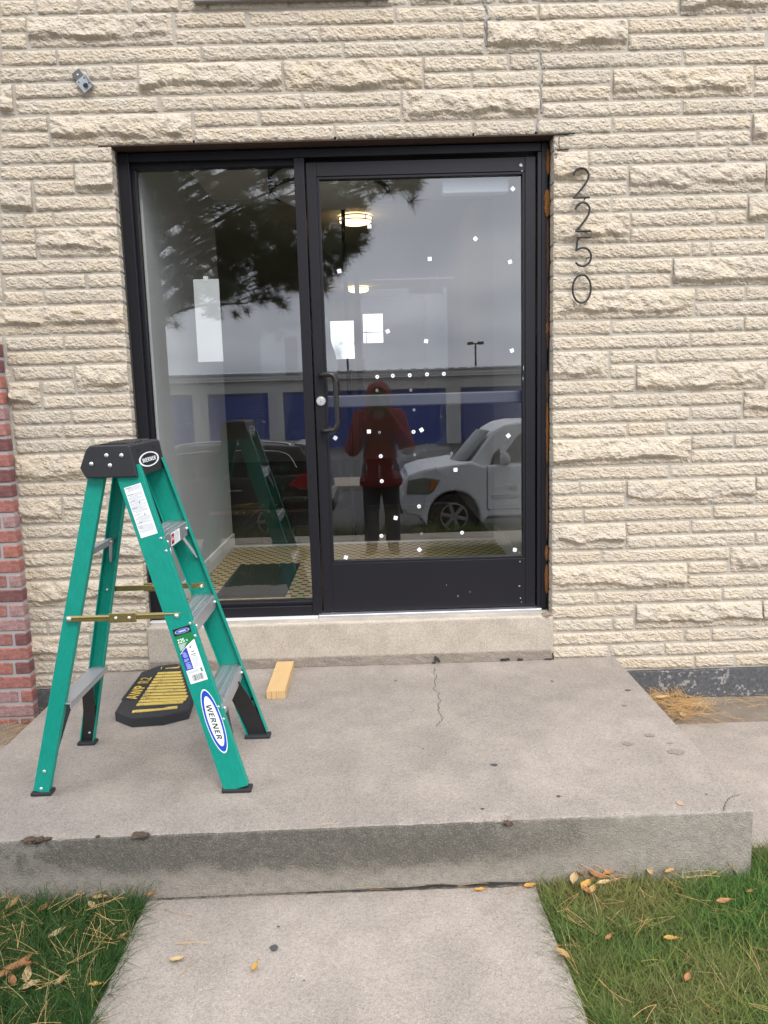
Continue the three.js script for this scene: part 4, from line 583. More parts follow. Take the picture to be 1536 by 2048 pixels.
    part('top_ridge', [box(xl0 + 0.03, xr0 - 0.008, yT - 0.002, yT + 0.010, zc - 0.02, zc + 0.065, 0.005), box(xl0 + 0.03, xr0 - 0.008, yT - 0.002, yT + 0.009, zc - 0.115, zc - 0.045, 0.005), box(xl0 + 0.012, xr0 - 0.02, yT - 0.002, yT + 0.004, zc + 0.085, zc + 0.135, 0.004)], capM, cap);
    // the cap's front face leans: place things on it
    const Yf = new THREE.Vector3(xr0 + 0.003 - xr1, yT - 0.004 - yB, 0).normalize(), Zf = new THREE.Vector3(Yf.y, -Yf.x, 0), Xf = new THREE.Vector3(0, 0, -1), O = new THREE.Vector3(xr1 + 0.0042, yB, zc), mf = new THREE.Matrix4().makeBasis(Xf, Yf, Zf).setPosition(O);
    const badge = canvasTex(512, 256, (c, w, h) => { c.fillStyle = '#111214'; c.fillRect(0, 0, w, h); c.save(); c.translate(w / 2, h / 2); c.scale(1, 0.5); c.fillStyle = '#e8eaea'; c.beginPath(); c.arc(0, 0, 236, 0, 7); c.fill(); c.fillStyle = '#16171a'; c.beginPath(); c.arc(0, 0, 196, 0, 7); c.fill(); c.restore(); c.fillStyle = '#f0f2f2'; c.font = 'bold 92px sans-serif'; c.textAlign = 'center'; c.textBaseline = 'middle'; c.save(); c.translate(w / 2, h / 2 + 4); c.scale(0.86, 1); c.fillText('WERNER', 0, 0); c.restore(); });
    const es = new THREE.Shape(); es.absellipse(0, 0, 0.118, 0.025, 0, Math.PI * 2); const eg = new THREE.ShapeGeometry(es, 40); { const p = eg.attributes.position, uv = eg.attributes.uv; for (let i = 0; i < p.count; i++) uv.setXY(i, p.getX(i) / 0.255 + 0.5, p.getY(i) / 0.0545 + 0.5); } eg.translate(-0.005, 0.042, 0.0012); eg.applyMatrix4(mf);
    part('badge', eg, new THREE.MeshPhysicalMaterial({ map: badge, roughness: 0.45 }), cap);
    for (const zz of [-0.098, 0.085]) { const s = box(-0.020 + zz, 0.020 + zz, 0.074, 0.084, -0.002, 0.0012); s.applyMatrix4(mf); part('slot', s, M.black, cap); }
    for (const [u, v] of [[183, 928], [213, 911], [243, 911], [220, 931]]) { const p = W(u, v, zc + hz1); part('rivet', new THREE.SphereGeometry(0.0072, 12, 8).scale(1, 1, 0.55).translate(p.x, p.y - SLAB, zc + hz1 + 0.001), rivM, cap); }
    { const p = W(187, 944, zNt - 0.01); part('rivet', new THREE.SphereGeometry(0.007, 12, 8).scale(1, 1, 0.55).translate(p.x, p.y - SLAB, along(rearN, p.y - SLAB).z + 0.001), rivM, L); } }
  // stickers on the near front rail, each lying on the web
  const sticker = (name, q, t0, t1, w, tex, dx = 0, shape) => { const hgt = t1 - t0; let g; if (shape) { const s = new THREE.Shape(); s.absellipse(0, 0, w / 2, hgt / 2, 0, Math.PI * 2); g = new THREE.ShapeGeometry(s, 48); const p = g.attributes.position, uv = g.attributes.uv; for (let i = 0; i < p.count; i++) uv.setXY(i, p.getX(i) / w + 0.5, p.getY(i) / hgt + 0.5); } else g = new THREE.PlaneGeometry(w, hgt); g.translate(dx, (t0 + t1) / 2, 0.0008); part(name, g, new THREE.MeshPhysicalMaterial({ map: tex, roughness: 0.5 }), q.o); };
  const len = frontN.len, tOf = v => { const f = (1588 - v) / (1588 - 940); return f; };
  const warn = canvasTex(256, 900, (c, w, h) => { c.fillStyle = '#eceded'; c.fillRect(0, 0, w, h); const r = rng(8); c.fillStyle = '#7e8388'; for (let y = 16; y < h - 80; y += 9) { if (r() < 0.09) { y += 9; continue; } let x = 14 + (r() < 0.35 ? 34 : 0); const e = w - 16 - (r() < 0.25 ? r() * 90 : r() * 12); while (x < e) { const l = 4 + r() * 15; c.fillRect(x, y, Math.min(l, e - x), 4.2); x += l + 4; } } c.fillStyle = '#34383c'; for (const [x, y] of [[150, 300], [168, 520]]) { c.beginPath(); c.moveTo(x, y - 20); c.lineTo(x + 9, y + 22); c.lineTo(x - 9, y + 22); c.fill(); } c.fillRect(18, h - 210, 44, 56); c.fillStyle = '#eceded'; c.fillRect(23, h - 205, 34, 46); c.fillStyle = '#34383c'; c.fillRect(36, h - 200, 9, 36); for (const y of [22, 140, 256, 380, 500, 640]) { c.fillRect(8, y, 90, 6); } });
  const u = (v) => { let best = 0, bd = 1e9; for (let k = 0; k <= 400; k++) { const t = len * k / 400, p = frontN.a.clone().addScaledVector(frontN.Y, t); p.y += SLAB; const d = Math.abs(toPx(p)[1] - v); if (d < bd) { bd = d; best = t; } } return best; };
  sticker('warning_label', frontN, u(1072), u(971), 0.058, warn, 0.000);
  const prod = canvasTex(256, 760, (c, w, h) => {
    c.fillStyle = '#15171c'; c.fillRect(0, 0, w, 96); c.save(); c.translate(w / 2, 50); c.scale(1, 0.3); c.strokeStyle = '#dfe4ea'; c.lineWidth = 16; c.beginPath(); c.arc(0, 0, 98, 0, 7); c.stroke(); c.fillStyle = '#3b55a8'; c.fill(); c.restore(); c.fillStyle = '#fff'; c.font = 'bold 26px sans-serif'; c.textAlign = 'center'; c.fillText('WERNER', w / 2, 59);
    c.fillStyle = '#0d7a3e'; c.fillRect(0, 96, w, 240); c.textAlign = 'left'; c.fillStyle = '#f4f6f4'; c.font = 'bold 30px sans-serif'; c.fillText('★★', 22, 132); c.font = 'bold 74px sans-serif'; c.save(); c.translate(14, 196); c.scale(0.88, 1); c.fillText('225', 0, 0); c.restore(); c.font = 'bold 30px sans-serif'; c.fillText('lb.', 136, 192); const r = rng(3); for (let y = 212; y < 300; y += 11) c.fillRect(16, y, 110 - (y - 212) + r() * 20, 5);
    c.fillStyle = '#f2f3f3'; c.beginPath(); c.moveTo(0, 336); c.quadraticCurveTo(110, 250, w, 196); c.lineTo(w, h); c.lineTo(0, h); c.fill();
    c.fillStyle = '#2436a6'; c.beginPath(); c.moveTo(0, 346); c.quadraticCurveTo(60, 296, 112, 272); c.lineTo(112, 574); c.lineTo(0, 574); c.fill(); c.fillStyle = '#cfd6f2'; for (let y = 330; y < 556; y += 13) if (r() < 0.85) c.fillRect(14 + r() * 18, y, 40 + r() * 40, 5);
    c.fillStyle = '#17181b'; c.font = 'bold 52px sans-serif'; c.fillText('4\'', 150, 300); c.fillStyle = '#7a7f84'; c.fillRect(158, 340, 40, 16); c.fillRect(140, 378, 74, 14); c.fillRect(150, 404, 54, 10); for (let y = 430; y < 560; y += 12) c.fillRect(130, y, 70 + r() * 46, 4); for (let y = 590; y < 630; y += 10) c.fillRect(14, y, 150 + r() * 20, 4); c.fillStyle = '#4d8f68'; c.fillRect(200, 584, 30, 54);
    c.fillStyle = '#222'; let x = 50; while (x < 214) { const b = 2 + r() * 6; c.fillRect(x, 650, b, 84); x += b + 2 + r() * 5; } });
  sticker('product_label', frontN, u(1364), u(1254), 0.060, prod, 0.000);
  const oval = canvasTex(256, 768, (c, w, h) => { const el = (rx, ry, col) => { c.save(); c.translate(w / 2, h / 2); c.scale(rx, ry); c.fillStyle = col; c.beginPath(); c.arc(0, 0, 1, 0, 7); c.fill(); c.restore(); }; c.fillStyle = '#e9eef0'; c.fillRect(0, 0, w, h); el(118, 366, '#1846b4'); el(88, 300, '#f1f3f3'); c.save(); c.translate(w / 2, h / 2); c.rotate(Math.PI / 2); c.scale(0.92, 1); c.fillStyle = '#0d0e10'; c.font = 'italic bold 112px sans-serif'; c.textAlign = 'center'; c.textBaseline = 'middle'; c.fillText('WERNER', 0, 6); c.restore(); });
  sticker('oval_emblem', frontN, u(1506), u(1379), 0.056, oval, 0.004, true);
}

/* ---------------------------------------------------------------- rubber pad, wood block */
{
  const Y = SLAB + 0.042, P = [[233, 1422], [252, 1391], [285, 1344], [321, 1331], [353, 1328], [372, 1337], [383, 1392], [374, 1418], [325, 1430], [264, 1434]].map(([u, v]) => { const g = G(u, v, Y); return [g.x, g.z]; });
  const pad = thing('rubber_pad', 'black eight-sided rubber pad with worn yellow ribs lying on the stoop', 'rubber pad', [0, SLAB, 0]);
  const body = extrude(P.map(p => [p[0], -p[1]]), 0.036, 0.006, [], 2); body.rotateX(-Math.PI / 2);
  part('body', uvBox(body), M.rubber, pad);
  const wear = dataTex(512, (i, j) => { const s = clamp((0.7 * at('b', i, j) + 0.6 * at('c', i, j * 2) + 0.75 * at('e', i, j) + 0.4 * at('d', i, j) - 0.75) * 2.6); return [lerp(196, 44, s), lerp(168, 42, s), lerp(84, 38, s)]; }, true); wear.repeat.set(2.6, 2.6);
  const yel = new THREE.MeshPhysicalMaterial({ map: wear, roughness: 0.75, bumpMap: rep(concBump, 5), bumpScale: 0.001 });
  const q = (u, v) => { const g = G(u, v, Y); return new THREE.Vector3(g.x, 0, g.z); };
  // ribbed field: left boundary runs along the lettering, ribs cross it
  const A0 = q(324, 1334), A1 = q(262, 1428), B0 = q(358, 1332), B1 = q(352, 1418), Bm = q(376, 1396); const rib = [];
  const n = 15; for (let k = 0; k < n; k++) { const t = (k + 0.5) / n, a = A0.clone().lerp(A1, t); const b = t < 0.72 ? B0.clone().lerp(Bm, t / 0.72) : Bm.clone().lerp(B1, (t - 0.72) / 0.28); const d = b.clone().sub(a), len = d.length(); if (k === 1 || k === 13) { continue; } const w = A0.distanceTo(A1) / n * 0.60; const g = new RoundedBoxGeometry(len, 0.008, w, 1, 0.002); g.rotateY(-Math.atan2(d.z, d.x)); g.translate((a.x + b.x) / 2, 0.0425, (a.z + b.z) / 2); part('rib', uvBox(g), yel, pad); }
  for (const [u0, v0, u1, v1] of [[324, 1337, 357, 1334], [273, 1420, 330, 1416]]) { const a = q(u0, v0), b = q(u1, v1), d = b.clone().sub(a), g = new RoundedBoxGeometry(d.length(), 0.010, 0.020, 1, 0.0018); g.rotateY(-Math.atan2(d.z, d.x)); g.translate((a.x + b.x) / 2, 0.0425, (a.z + b.z) / 2); part('grip_slot', uvBox(g), M.rubber, pad); }
  const txt = canvasTex(512, 160, (c, w, h) => { c.clearRect(0, 0, w, h); c.fillStyle = '#1c1c1e'; c.fillRect(0, 0, w, h); c.fillStyle = '#c9a83e'; c.font = 'bold 132px sans-serif'; c.textBaseline = 'middle'; c.fillText('AWP', 14, 84); c.globalAlpha = 0.8; c.fillText('R2', 338, 84); c.globalAlpha = 1; const r = rng(6); c.fillStyle = '#1c1c1e'; for (let k = 0; k < 420; k++) c.fillRect(r() * w, r() * h, 2 + r() * 5, 2 + r() * 4); });
  const t0 = q(256, 1399), t1 = q(291, 1352), d = t1.clone().sub(t0), tg = new THREE.PlaneGeometry(d.length(), 0.082); tg.rotateX(-Math.PI / 2); tg.rotateY(-Math.atan2(d.z, d.x)); tg.translate((t0.x + t1.x) / 2 + 0.012, 0.0432, (t0.z + t1.z) / 2 + 0.008);
  part('lettering', tg, new THREE.MeshPhysicalMaterial({ map: txt, roughness: 0.8 }), pad);
}
{
  const Y = SLAB + 0.038, a = G(532, 1383, Y), b = G(570.3, 1380.5, Y), c = G(587.5, 1320.7, Y), d = G(554, 1324.2, Y);
  const wood = canvasTex(256, 512, (x, w, h) => { x.fillStyle = '#d9b27a'; x.fillRect(0, 0, w, h); for (let i = 0; i < 46; i++) { const p = 8 + i * 5.4; x.strokeStyle = i % 2 ? 'rgba(168,118,62,0.55)' : 'rgba(196,150,92,0.5)'; x.lineWidth = 1 + (i * 7 % 3); x.beginPath(); for (let y = 0; y <= h; y += 8) x.lineTo(p + 16 * noise(i * 0.06, y * 0.006, 2) + 22 * Math.exp(-(((y - 330) / 60) ** 2)) * Math.exp(-(((p - 30) / 40) ** 2)), y); x.stroke(); } x.fillStyle = '#8a5c2c'; x.beginPath(); x.ellipse(26, 330, 9, 5, 0, 0, 7); x.fill(); });
  const wm = new THREE.MeshPhysicalMaterial({ map: wood, roughness: 0.75, color: new THREE.Color().setRGB(0.80, 0.84, 0.90) });
  const X = b.clone().sub(a), wdt = 0.5 * (b.distanceTo(a) + c.distanceTo(d)), len = 0.5 * (d.distanceTo(a) + c.distanceTo(b)), mid = a.clone().add(b).add(c).add(d).multiplyScalar(0.25), ang = Math.atan2((d.x + c.x - a.x - b.x), -(d.z + c.z - a.z - b.z));
  const g = new RoundedBoxGeometry(wdt, 0.038, len, 2, 0.002), p = g.attributes.position, n = g.attributes.normal, uv = g.attributes.uv; for (let i = 0; i < p.count; i++) { const end = Math.abs(n.getZ(i)) > 0.7; uv.setXY(i, end ? 0.3 + p.getX(i) * 2 : (Math.abs(n.getX(i)) > 0.7 ? 0.5 + p.getY(i) * 3 : p.getX(i) / wdt + 0.5), end ? 0.5 + p.getY(i) * 0.6 : p.getZ(i) / len + 0.5); }
  const m = single('wood_block', g, wm, 'short offcut of pale pine lumber lying against the door step', 'wood block'); m.position.set(mid.x, SLAB + 0.019, mid.z); m.rotation.y = -ang;
}

/* ---------------------------------------------------------------- grass, needles, leaves */
{
  const blade = (h, w, bend, ang, ox, oz) => { const pos = [], n = 3; for (let k = 0; k <= n; k++) { const t = k / n, ww = w * (1 - t * 0.92) / 2, y = h * (t - 0.18 * bend * t * t), o = bend * h * t * t; pos.push([-ww, y, o], [ww, y, o]); } const v = [], c = Math.cos(ang), s = Math.sin(ang), P = p => [ox + p[0] * c + p[2] * s, p[1], oz - p[0] * s + p[2] * c]; for (let k = 0; k < n; k++) { const a = pos[k * 2], b = pos[k * 2 + 1], d = pos[k * 2 + 2], e = pos[k * 2 + 3]; v.push(...P(a), ...P(b), ...P(d), ...P(b), ...P(e), ...P(d)); } return v; };
  const r = rng(42), all = [];
  const clump = (n, spread) => { const v = []; for (let i = 0; i < n; i++) v.push(...blade(0.05 + 0.06 * r(), 0.0026 + 0.0024 * r(), 0.3 + 1.2 * r(), r() * 6.283, (r() - 0.5) * spread, (r() - 0.5) * spread)); const g = new THREE.BufferGeometry(); g.setAttribute('position', new THREE.Float32BufferAttribute(v, 3)); g.computeVertexNormals(); return g; };
  const grassM = new THREE.MeshPhysicalMaterial({ color: 0xffffff, roughness: 0.8, side: THREE.DoubleSide, specularIntensity: 0.35 });
  const inLawn = (x, z) => { if (x < SLAB_R + 0.02 && x > SLAB_L - 0.02 && z < FRONT - 0.018 * x + 0.012) return false; if (x > -0.758 && x < 0.462 + 0.02 * smooth(1.5, 2.1, z)) return false; if (Math.abs(x) > 1.1 && z < 1.40) return false; return z < 4.28; };
  const fields = [[0, 24000, -2.1, 2.0, 1.38, 2.6, 1], [1, 9000, -7, 7, 2.6, 4.27, 1.7], [2, 3500, -7, 7, 5.26, 7.2, 2.2]];
  const shapes = [clump(9, 0.026), clump(9, 0.03), clump(8, 0.034)];
  const m = new THREE.Matrix4(), q = new THREE.Quaternion(), e = new THREE.Euler(), col = new THREE.Color();
  for (const [f, n, x0, x1, z0, z1, s] of fields) {
    const im = new THREE.InstancedMesh(shapes[f], grassM, n); let k = 0, tries = 0;
    while (k < n && tries++ < n * 6) {
      const x = lerp(x0, x1, r()), z = lerp(z0, z1, r()); if (f < 2 && !inLawn(x, z)) continue;
      const y = (FALL(z) - 0.035) * (1 - BANK(z)) + STREET * BANK(z);
      const dry = clamp(0.5 + 1.5 * fbm(x * 2.2, z * 2.2 + 4, 1, 3) + (x > 0 ? 0.75 * smooth(1.85, 1.55, z) * smooth(1.15, 0.5, x) : -0.35)), hgt = s * (0.75 + 0.6 * r()) * (x > 0 ? 0.9 : 1.1) * (1 - 0.25 * dry);
      e.set((r() - 0.5) * 1.0, r() * 6.283, (r() - 0.5) * 1.0); q.setFromEuler(e); m.compose(new THREE.Vector3(x, y, z), q, new THREE.Vector3(s, hgt, s)); im.setMatrixAt(k, m);
      const g = r() * (x < 0 ? 0.5 : 1.0), dd = dry * dry * (0.4 + 0.6 * r()); col.setRGB(lerp(0.026 + 0.085 * g * g, 0.22, dd * 0.75), lerp(0.062 + 0.15 * g * g, 0.17, dd * 0.75), lerp(0.012 + 0.02 * g, 0.06, dd * 0.75)); if (r() < 0.03) col.setRGB(0.36, 0.29, 0.14); im.setColorAt(k, col); k++;
    }
    im.count = k; im.name = numbered('lawn_grass'); im.userData.kind = 'stuff'; tag(im, ['blades of green lawn grass beside the walkway', 'lawn grass reaching back to the public sidewalk', 'rough grass on the bank above the street'][f], 'grass'); scene.add(im);
  }
  // dry pine needles
  const needle = [];
  for (let k = 0; k < 3; k += 2) { const a = (k - 1) * 0.06, pts = []; for (let t = 0; t <= 4; t++) { const u = t / 4; pts.push([u * 0.12 * Math.cos(a), 0.006 * Math.sin(u * 3) * (k - 1) + 0.002, u * 0.12 * Math.sin(a) + 0.008 * u * u * (k - 1) + 0.012 * u * (1 - u)]); } needle.push(tube(pts, 0.0007, 4, 5)); }
  const ng = merge(needle), put = [];
  const spread = (n, f) => { for (let k = 0; k < n; k++) put.push(f()); };
  spread(240, () => { const x = -0.78 - 1.2 * Math.pow(r(), 1.3), z = 1.56 + 0.75 * Math.pow(r(), 1.6); return [x, 0.015 + 0.03 * r(), z, 0.35, 1]; });
  spread(130, () => { const x = 0.47 + 1.2 * r(), z = (x < SLAB_R ? 1.55 : 1.42) + 0.8 * Math.pow(r(), 1.5); return [x, 0.006 + 0.03 * r(), z, 0.35, 1]; });
  spread(260, () => { const a = G(1330, 1412, 0.0), x = a.x + 0.20 * (r() + r() - 1) + 0.02, z = 0.25 + 0.22 * (r() + r() - 1); const hh = Math.max(0, 0.055 - 0.22 * Math.hypot(x - a.x, (z - 0.25) * 0.8)); return [Math.max(x, 1.17), 0.006 + hh * (0.4 + 0.8 * r()), clamp(z, 0.1, 0.41), 0.45, 1]; });
  spread(60, () => [1.3 + 1.2 * r(), 0.004 + 0.008 * r(), 0.12 + 0.27 * r(), 0.15, 1]);
  spread(60, () => [-1.52 - 0.25 * r(), 0.004 + 0.03 * r(), 0.12 + 0.28 * r(), 0.4, 1]);
  for (const [u, v, y, an] of [[350, 1890, 0, 0.1], [360, 1905, 0, 1.4], [355, 1960, 0, 1.2], [330, 1820, 0, -0.5], [700, 1780, 0, 0.1], [740, 1782, 0, 0.05], [915, 1775, 0, 0.2], [940, 1782, 0, -0.1], [1010, 1790, 0, 0.5], [1110, 1893, 0, 0], [312, 1783, 0, -0.4], [630, 1653, SLAB, 0.2]]) { const p = G(u, v, y); put.push([p.x, y + 0.003, p.z, 0.02, 1, an]); }
  const im = new THREE.InstancedMesh(ng, mat([1, 1, 1], 0.7), put.length);
  put.forEach(([x, y, z, tilt, s, an], k) => { e.set((r() - 0.5) * tilt, an === undefined ? r() * 6.283 : an, (r() - 0.5) * tilt * 1.6); q.setFromEuler(e); const sc = 0.5 + 0.5 * r(); m.compose(new THREE.Vector3(x, y, z), q, new THREE.Vector3(sc, sc, sc)); im.setMatrixAt(k, m); const g = r(); col.setRGB(0.40 + 0.22 * g, 0.225 + 0.16 * g, 0.08 + 0.07 * g); im.setColorAt(k, col); });
  im.name = 'pine_needles'; im.userData.kind = 'stuff'; tag(im, 'fallen brown pine needles scattered over lawn and dirt', 'pine needles'); scene.add(im);
  // fallen leaves, each a thing
  const leafGeo = (L, Wd, curl, s) => { const nx = 8, ny = 4, pos = [], idx = []; for (let i = 0; i <= nx; i++) for (let j = 0; j <= ny; j++) { const t = i / nx, v = j / ny - 0.5, w = Wd * Math.pow(Math.sin(Math.PI * Math.min(0.985, Math.max(0.015, t * 0.97 + 0.015))), 0.75) * (1 - 0.25 * t); pos.push((t - 0.5) * L, curl * L * (0.5 * v * v * 4 + 0.6 * (t - 0.5) ** 2 * (s % 2 ? 1 : -0.4)) + 0.0035 * noise(t * 5, v * 4, s) + 0.0025 * noise(t * 13, v * 9, s + 4), v * w * (1 + 0.18 * noise(t * 11, s, v > 0 ? 2 : 7))); } for (let i = 0; i < nx; i++) for (let j = 0; j < ny; j++) { const a = i * (ny + 1) + j, b = a + ny + 1; idx.push(a, a + 1, b, b, a + 1, b + 1); } const g = new THREE.BufferGeometry(); g.setAttribute('position', new THREE.Float32BufferAttribute(pos, 3)); g.setIndex(idx); g.computeVertexNormals(); return uvBox(g); };
  const kinds = [[0.42, 0.25, 0.09], [0.50, 0.35, 0.17], [0.36, 0.15, 0.055], [0.50, 0.27, 0.05]].map(c => mat(c, 0.7, { side: THREE.DoubleSide, transmission: 0.15, thickness: 0 }));
  const drop = (u, v, y, L, Wd, k, turn, label, group, tilt = 0.25) => { const p = G(u, v, y), o = thing('fallen_leaf', label, 'leaf', [p.x, y + 0.004, p.z], turn, group); const s = Math.floor(u); const b = part('blade', leafGeo(L, Wd, 0.22, s), kinds[k], o); part('stem', tube([[L * 0.48, 0.004, 0], [L * 0.62, 0.006, L * 0.05], [L * 0.75, 0.002, L * 0.12]], 0.0009, 5), kinds[2], o); for (const c of o.children) { c.rotation.x = (noise(u, v) * 2) * tilt; c.rotation.z = noise(v, u) * 2 * tilt; } };
  const hue = ['tan brown', 'pale straw', 'reddish brown', 'amber yellow'], inGrass = (k, side) => [`dry ${hue[k]} leaf lying in the grass ${side} of the walkway`, `${hue[k]} leaves in the lawn ${side} of the walkway`];
  for (const [u, v, L, k, t] of [[58, 1772, 0.065, 1, 0.3], [25, 1812, 0.06, 0, 1.4], [88, 1818, 0.05, 2, 1.2], [115, 1870, 0.055, 1, 0.9], [168, 1790, 0.045, 1, 0.5], [200, 1798, 0.05, 0, 0.1], [35, 1938, 0.07, 2, 0.3], [55, 1955, 0.06, 1, 1.9], [12, 1950, 0.055, 2, 0.8], [190, 1972, 0.035, 3, 0.1], [245, 1875, 0.03, 2, 0.9], [122, 1965, 0.04, 1, 1.1], [300, 1792, 0.035, 2, 0.4], [48, 1928, 0.06, 2, 1.2], [25, 1965, 0.05, 2, 2.2], [60, 1975, 0.055, 1, 0.6], [140, 1785, 0.045, 0, 1.6], [185, 1815, 0.05, 1, 2.4]]) drop(u, v, 0.022, L, L * 0.46, k, t, ...inGrass(k, 'left'), 0.6);
  for (const [u, v, L, k, t] of [[1148, 1760, 0.06, 1, 1.2], [1172, 1772, 0.055, 3, 0.8], [1220, 1748, 0.055, 2, 0.4], [1318, 1730, 0.07, 1, 2.2], [1425, 1712, 0.065, 3, 0.4], [1462, 1726, 0.05, 0, 1.1], [1447, 1806, 0.05, 2, 0.2], [1217, 1878, 0.03, 2, 0.7], [1342, 1880, 0.04, 3, -0.1], [1172, 1783, 0.05, 2, 2.0], [1375, 1958, 0.035, 2, 0.9], [1500, 1785, 0.03, 2, 0.3], [1160, 1745, 0.055, 2, 1.7], [1195, 1755, 0.06, 2, 2.4], [1208, 1768, 0.045, 1, 0.2], [1185, 1782, 0.045, 0, 1.0], [1300, 1745, 0.045, 1, 1.4], [1340, 1745, 0.04, 0, 0.3], [1405, 1728, 0.04, 1, 2.7]]) drop(u, v, 0.022, L, L * 0.48, k, t, ...inGrass(k, 'right'), 0.6);
  drop(510, 1936, 0, 0.034, 0.018, 3, 1.3, 'small amber leaf on the walkway near the dark gum spot', undefined, 0.3);
  drop(959, 1782, 0, 0.036, 0.016, 3, 0.1, 'small amber leaf on the walkway just below the stoop', undefined, 0.2);
  drop(1060, 1774, 0, 0.042, 0.024, 3, 0.2, 'yellow leaf at the corner of walkway, stoop and grass', undefined, 0.2);
  drop(1126, 1911, 0.01, 0.05, 0.022, 0, -0.9, 'curled brown leaf on the right edge of the walkway', undefined, 0.3);
  drop(353, 1922, 0, 0.04, 0.02, 1, 0.2, 'pale bleached leaf on the walkway under crossed needles', undefined, 0.2);
  drop(1325, 1398, 0.05, 0.075, 0.032, 1, 0.2, 'tan leaf on top of the needle pile', undefined, 0.3);
  drop(1366, 1432, 0.03, 0.06, 0.03, 1, 1.3, 'tan leaf low in the needle pile by the side walk', undefined, 0.3);
}

/* ---------------------------------------------------------------- across the street, seen in the glass (W with a depth of -z is the mirrored ray) */
const MIR = (u, v, z) => { const p = W(u, v, -z); return new THREE.Vector3(p.x, p.y, z); };
{
  const Z = 34.4, b = thing('storage_building', 'pale block storage building with blue roll-up doors across the street', 'building');
  const y0 = STREET, dT = MIR(800, 778, Z).y, eave = MIR(750, 752, Z).y, roofT = MIR(750, 741, Z).y;
  const block = mat([0.46, 0.45, 0.43], 0.9, { bumpMap: rep(concBump, 0.4), bumpScale: 0.01 });
  const doors = [[180, 300], [330, 386], [416, 537], [567, 893], [922, 1130], [1160, 1330]].map(([a, c]) => [MIR(a, 830, Z).x, MIR(c, 830, Z).x]);
  const g = [box(-34, 34, dT, eave, Z, Z + 0.3)]; let x = -34; for (const [a, c] of doors) { g.push(box(x, a, y0, dT - 0.001, Z, Z + 0.3)); x = c; } g.push(box(x, 34, y0, dT - 0.001, Z, Z + 0.3), box(-34, 34, y0, eave, Z + 6, Z + 6.3));
  part('wall', g, block, b);
  const blue = mat([0.010, 0.045, 0.26], 0.5);
  for (const [a, c] of doors) { const n = 18, pos = [], idx = []; const slats = []; const h = (dT - y0) / n; for (let k = 0; k < n; k++) slats.push(box(a, c, y0 + k * h + 0.012, y0 + (k + 1) * h - 0.012, Z + 0.14, Z + 0.19, 0.02)); slats.push(box(a, c, y0, dT, Z + 0.2, Z + 0.22)); const d = part('roll_up_door', slats, blue, b); part('latch', box(c - 0.35, c - 0.2, y0 + 1.3, y0 + 1.38, Z + 0.1, Z + 0.15), M.steel, d); }
  part('fascia', box(-34.3, 34.3, eave, eave + 0.2, Z - 0.25, Z + 6.5, 0.02), mat([0.60, 0.60, 0.58], 0.7), b);
  const rf = []; rf.push(extrude([[Z - 0.35, eave + 0.2], [Z + 6.6, eave + 0.2], [Z + 6.6, roofT + 0.05], [Z + 3.2, roofT + 0.12], [Z - 0.35, eave + 0.26]], 68.6)); rf[0].rotateY(-Math.PI / 2); rf[0].translate(34.3, 0, 0); rf[0] = uvBox(rf[0]);
  const roof = part('roof', rf, mat([0.30, 0.31, 0.32], 0.5, { metalness: 0.4 }), b); const ribs = []; for (let k = 0; k < 110; k++) { const xx = -34 + k * 0.62; ribs.push(cyl(0.035, 0.035, [xx, eave + 0.29, Z - 0.33], [xx, roofT + 0.15, Z + 3.2], 4)); } part('roof_ribs', ribs, mat([0.62, 0.63, 0.64], 0.4, { metalness: 0.5 }), roof).userData.kind = 'stuff';
  part('gutter', [box(-34, 34, eave - 0.10, eave, Z - 0.2, Z - 0.05, 0.03)], mat([0.7, 0.7, 0.69], 0.5), b);
}
for (const [u, label] of [[951, 'dark floodlight pole standing free behind the storage roof'], [694, 'dark floodlight pole behind the storage roof, behind the paper note']]) {
  const p = MIR(u, 686, 74), o = thing('light_pole', label, 'lamp post', [p.x, STREET, 74]); const h = p.y - STREET;
  part('pole', cyl(0.13, 0.09, [0, 0, 0], [0, h, 0], 10), mat([0.04, 0.04, 0.045], 0.6), o); part('arm', box(-0.5, 0.5, h - 0.1, h, -0.08, 0.08, 0.02), M.black, o);
  for (const s of [-1, 1]) part('lamp_head', box(s * 0.5 - 0.28, s * 0.5 + 0.28, h - 0.15, h + 0.12, -0.4, 0.4, 0.05), M.black, o);
}

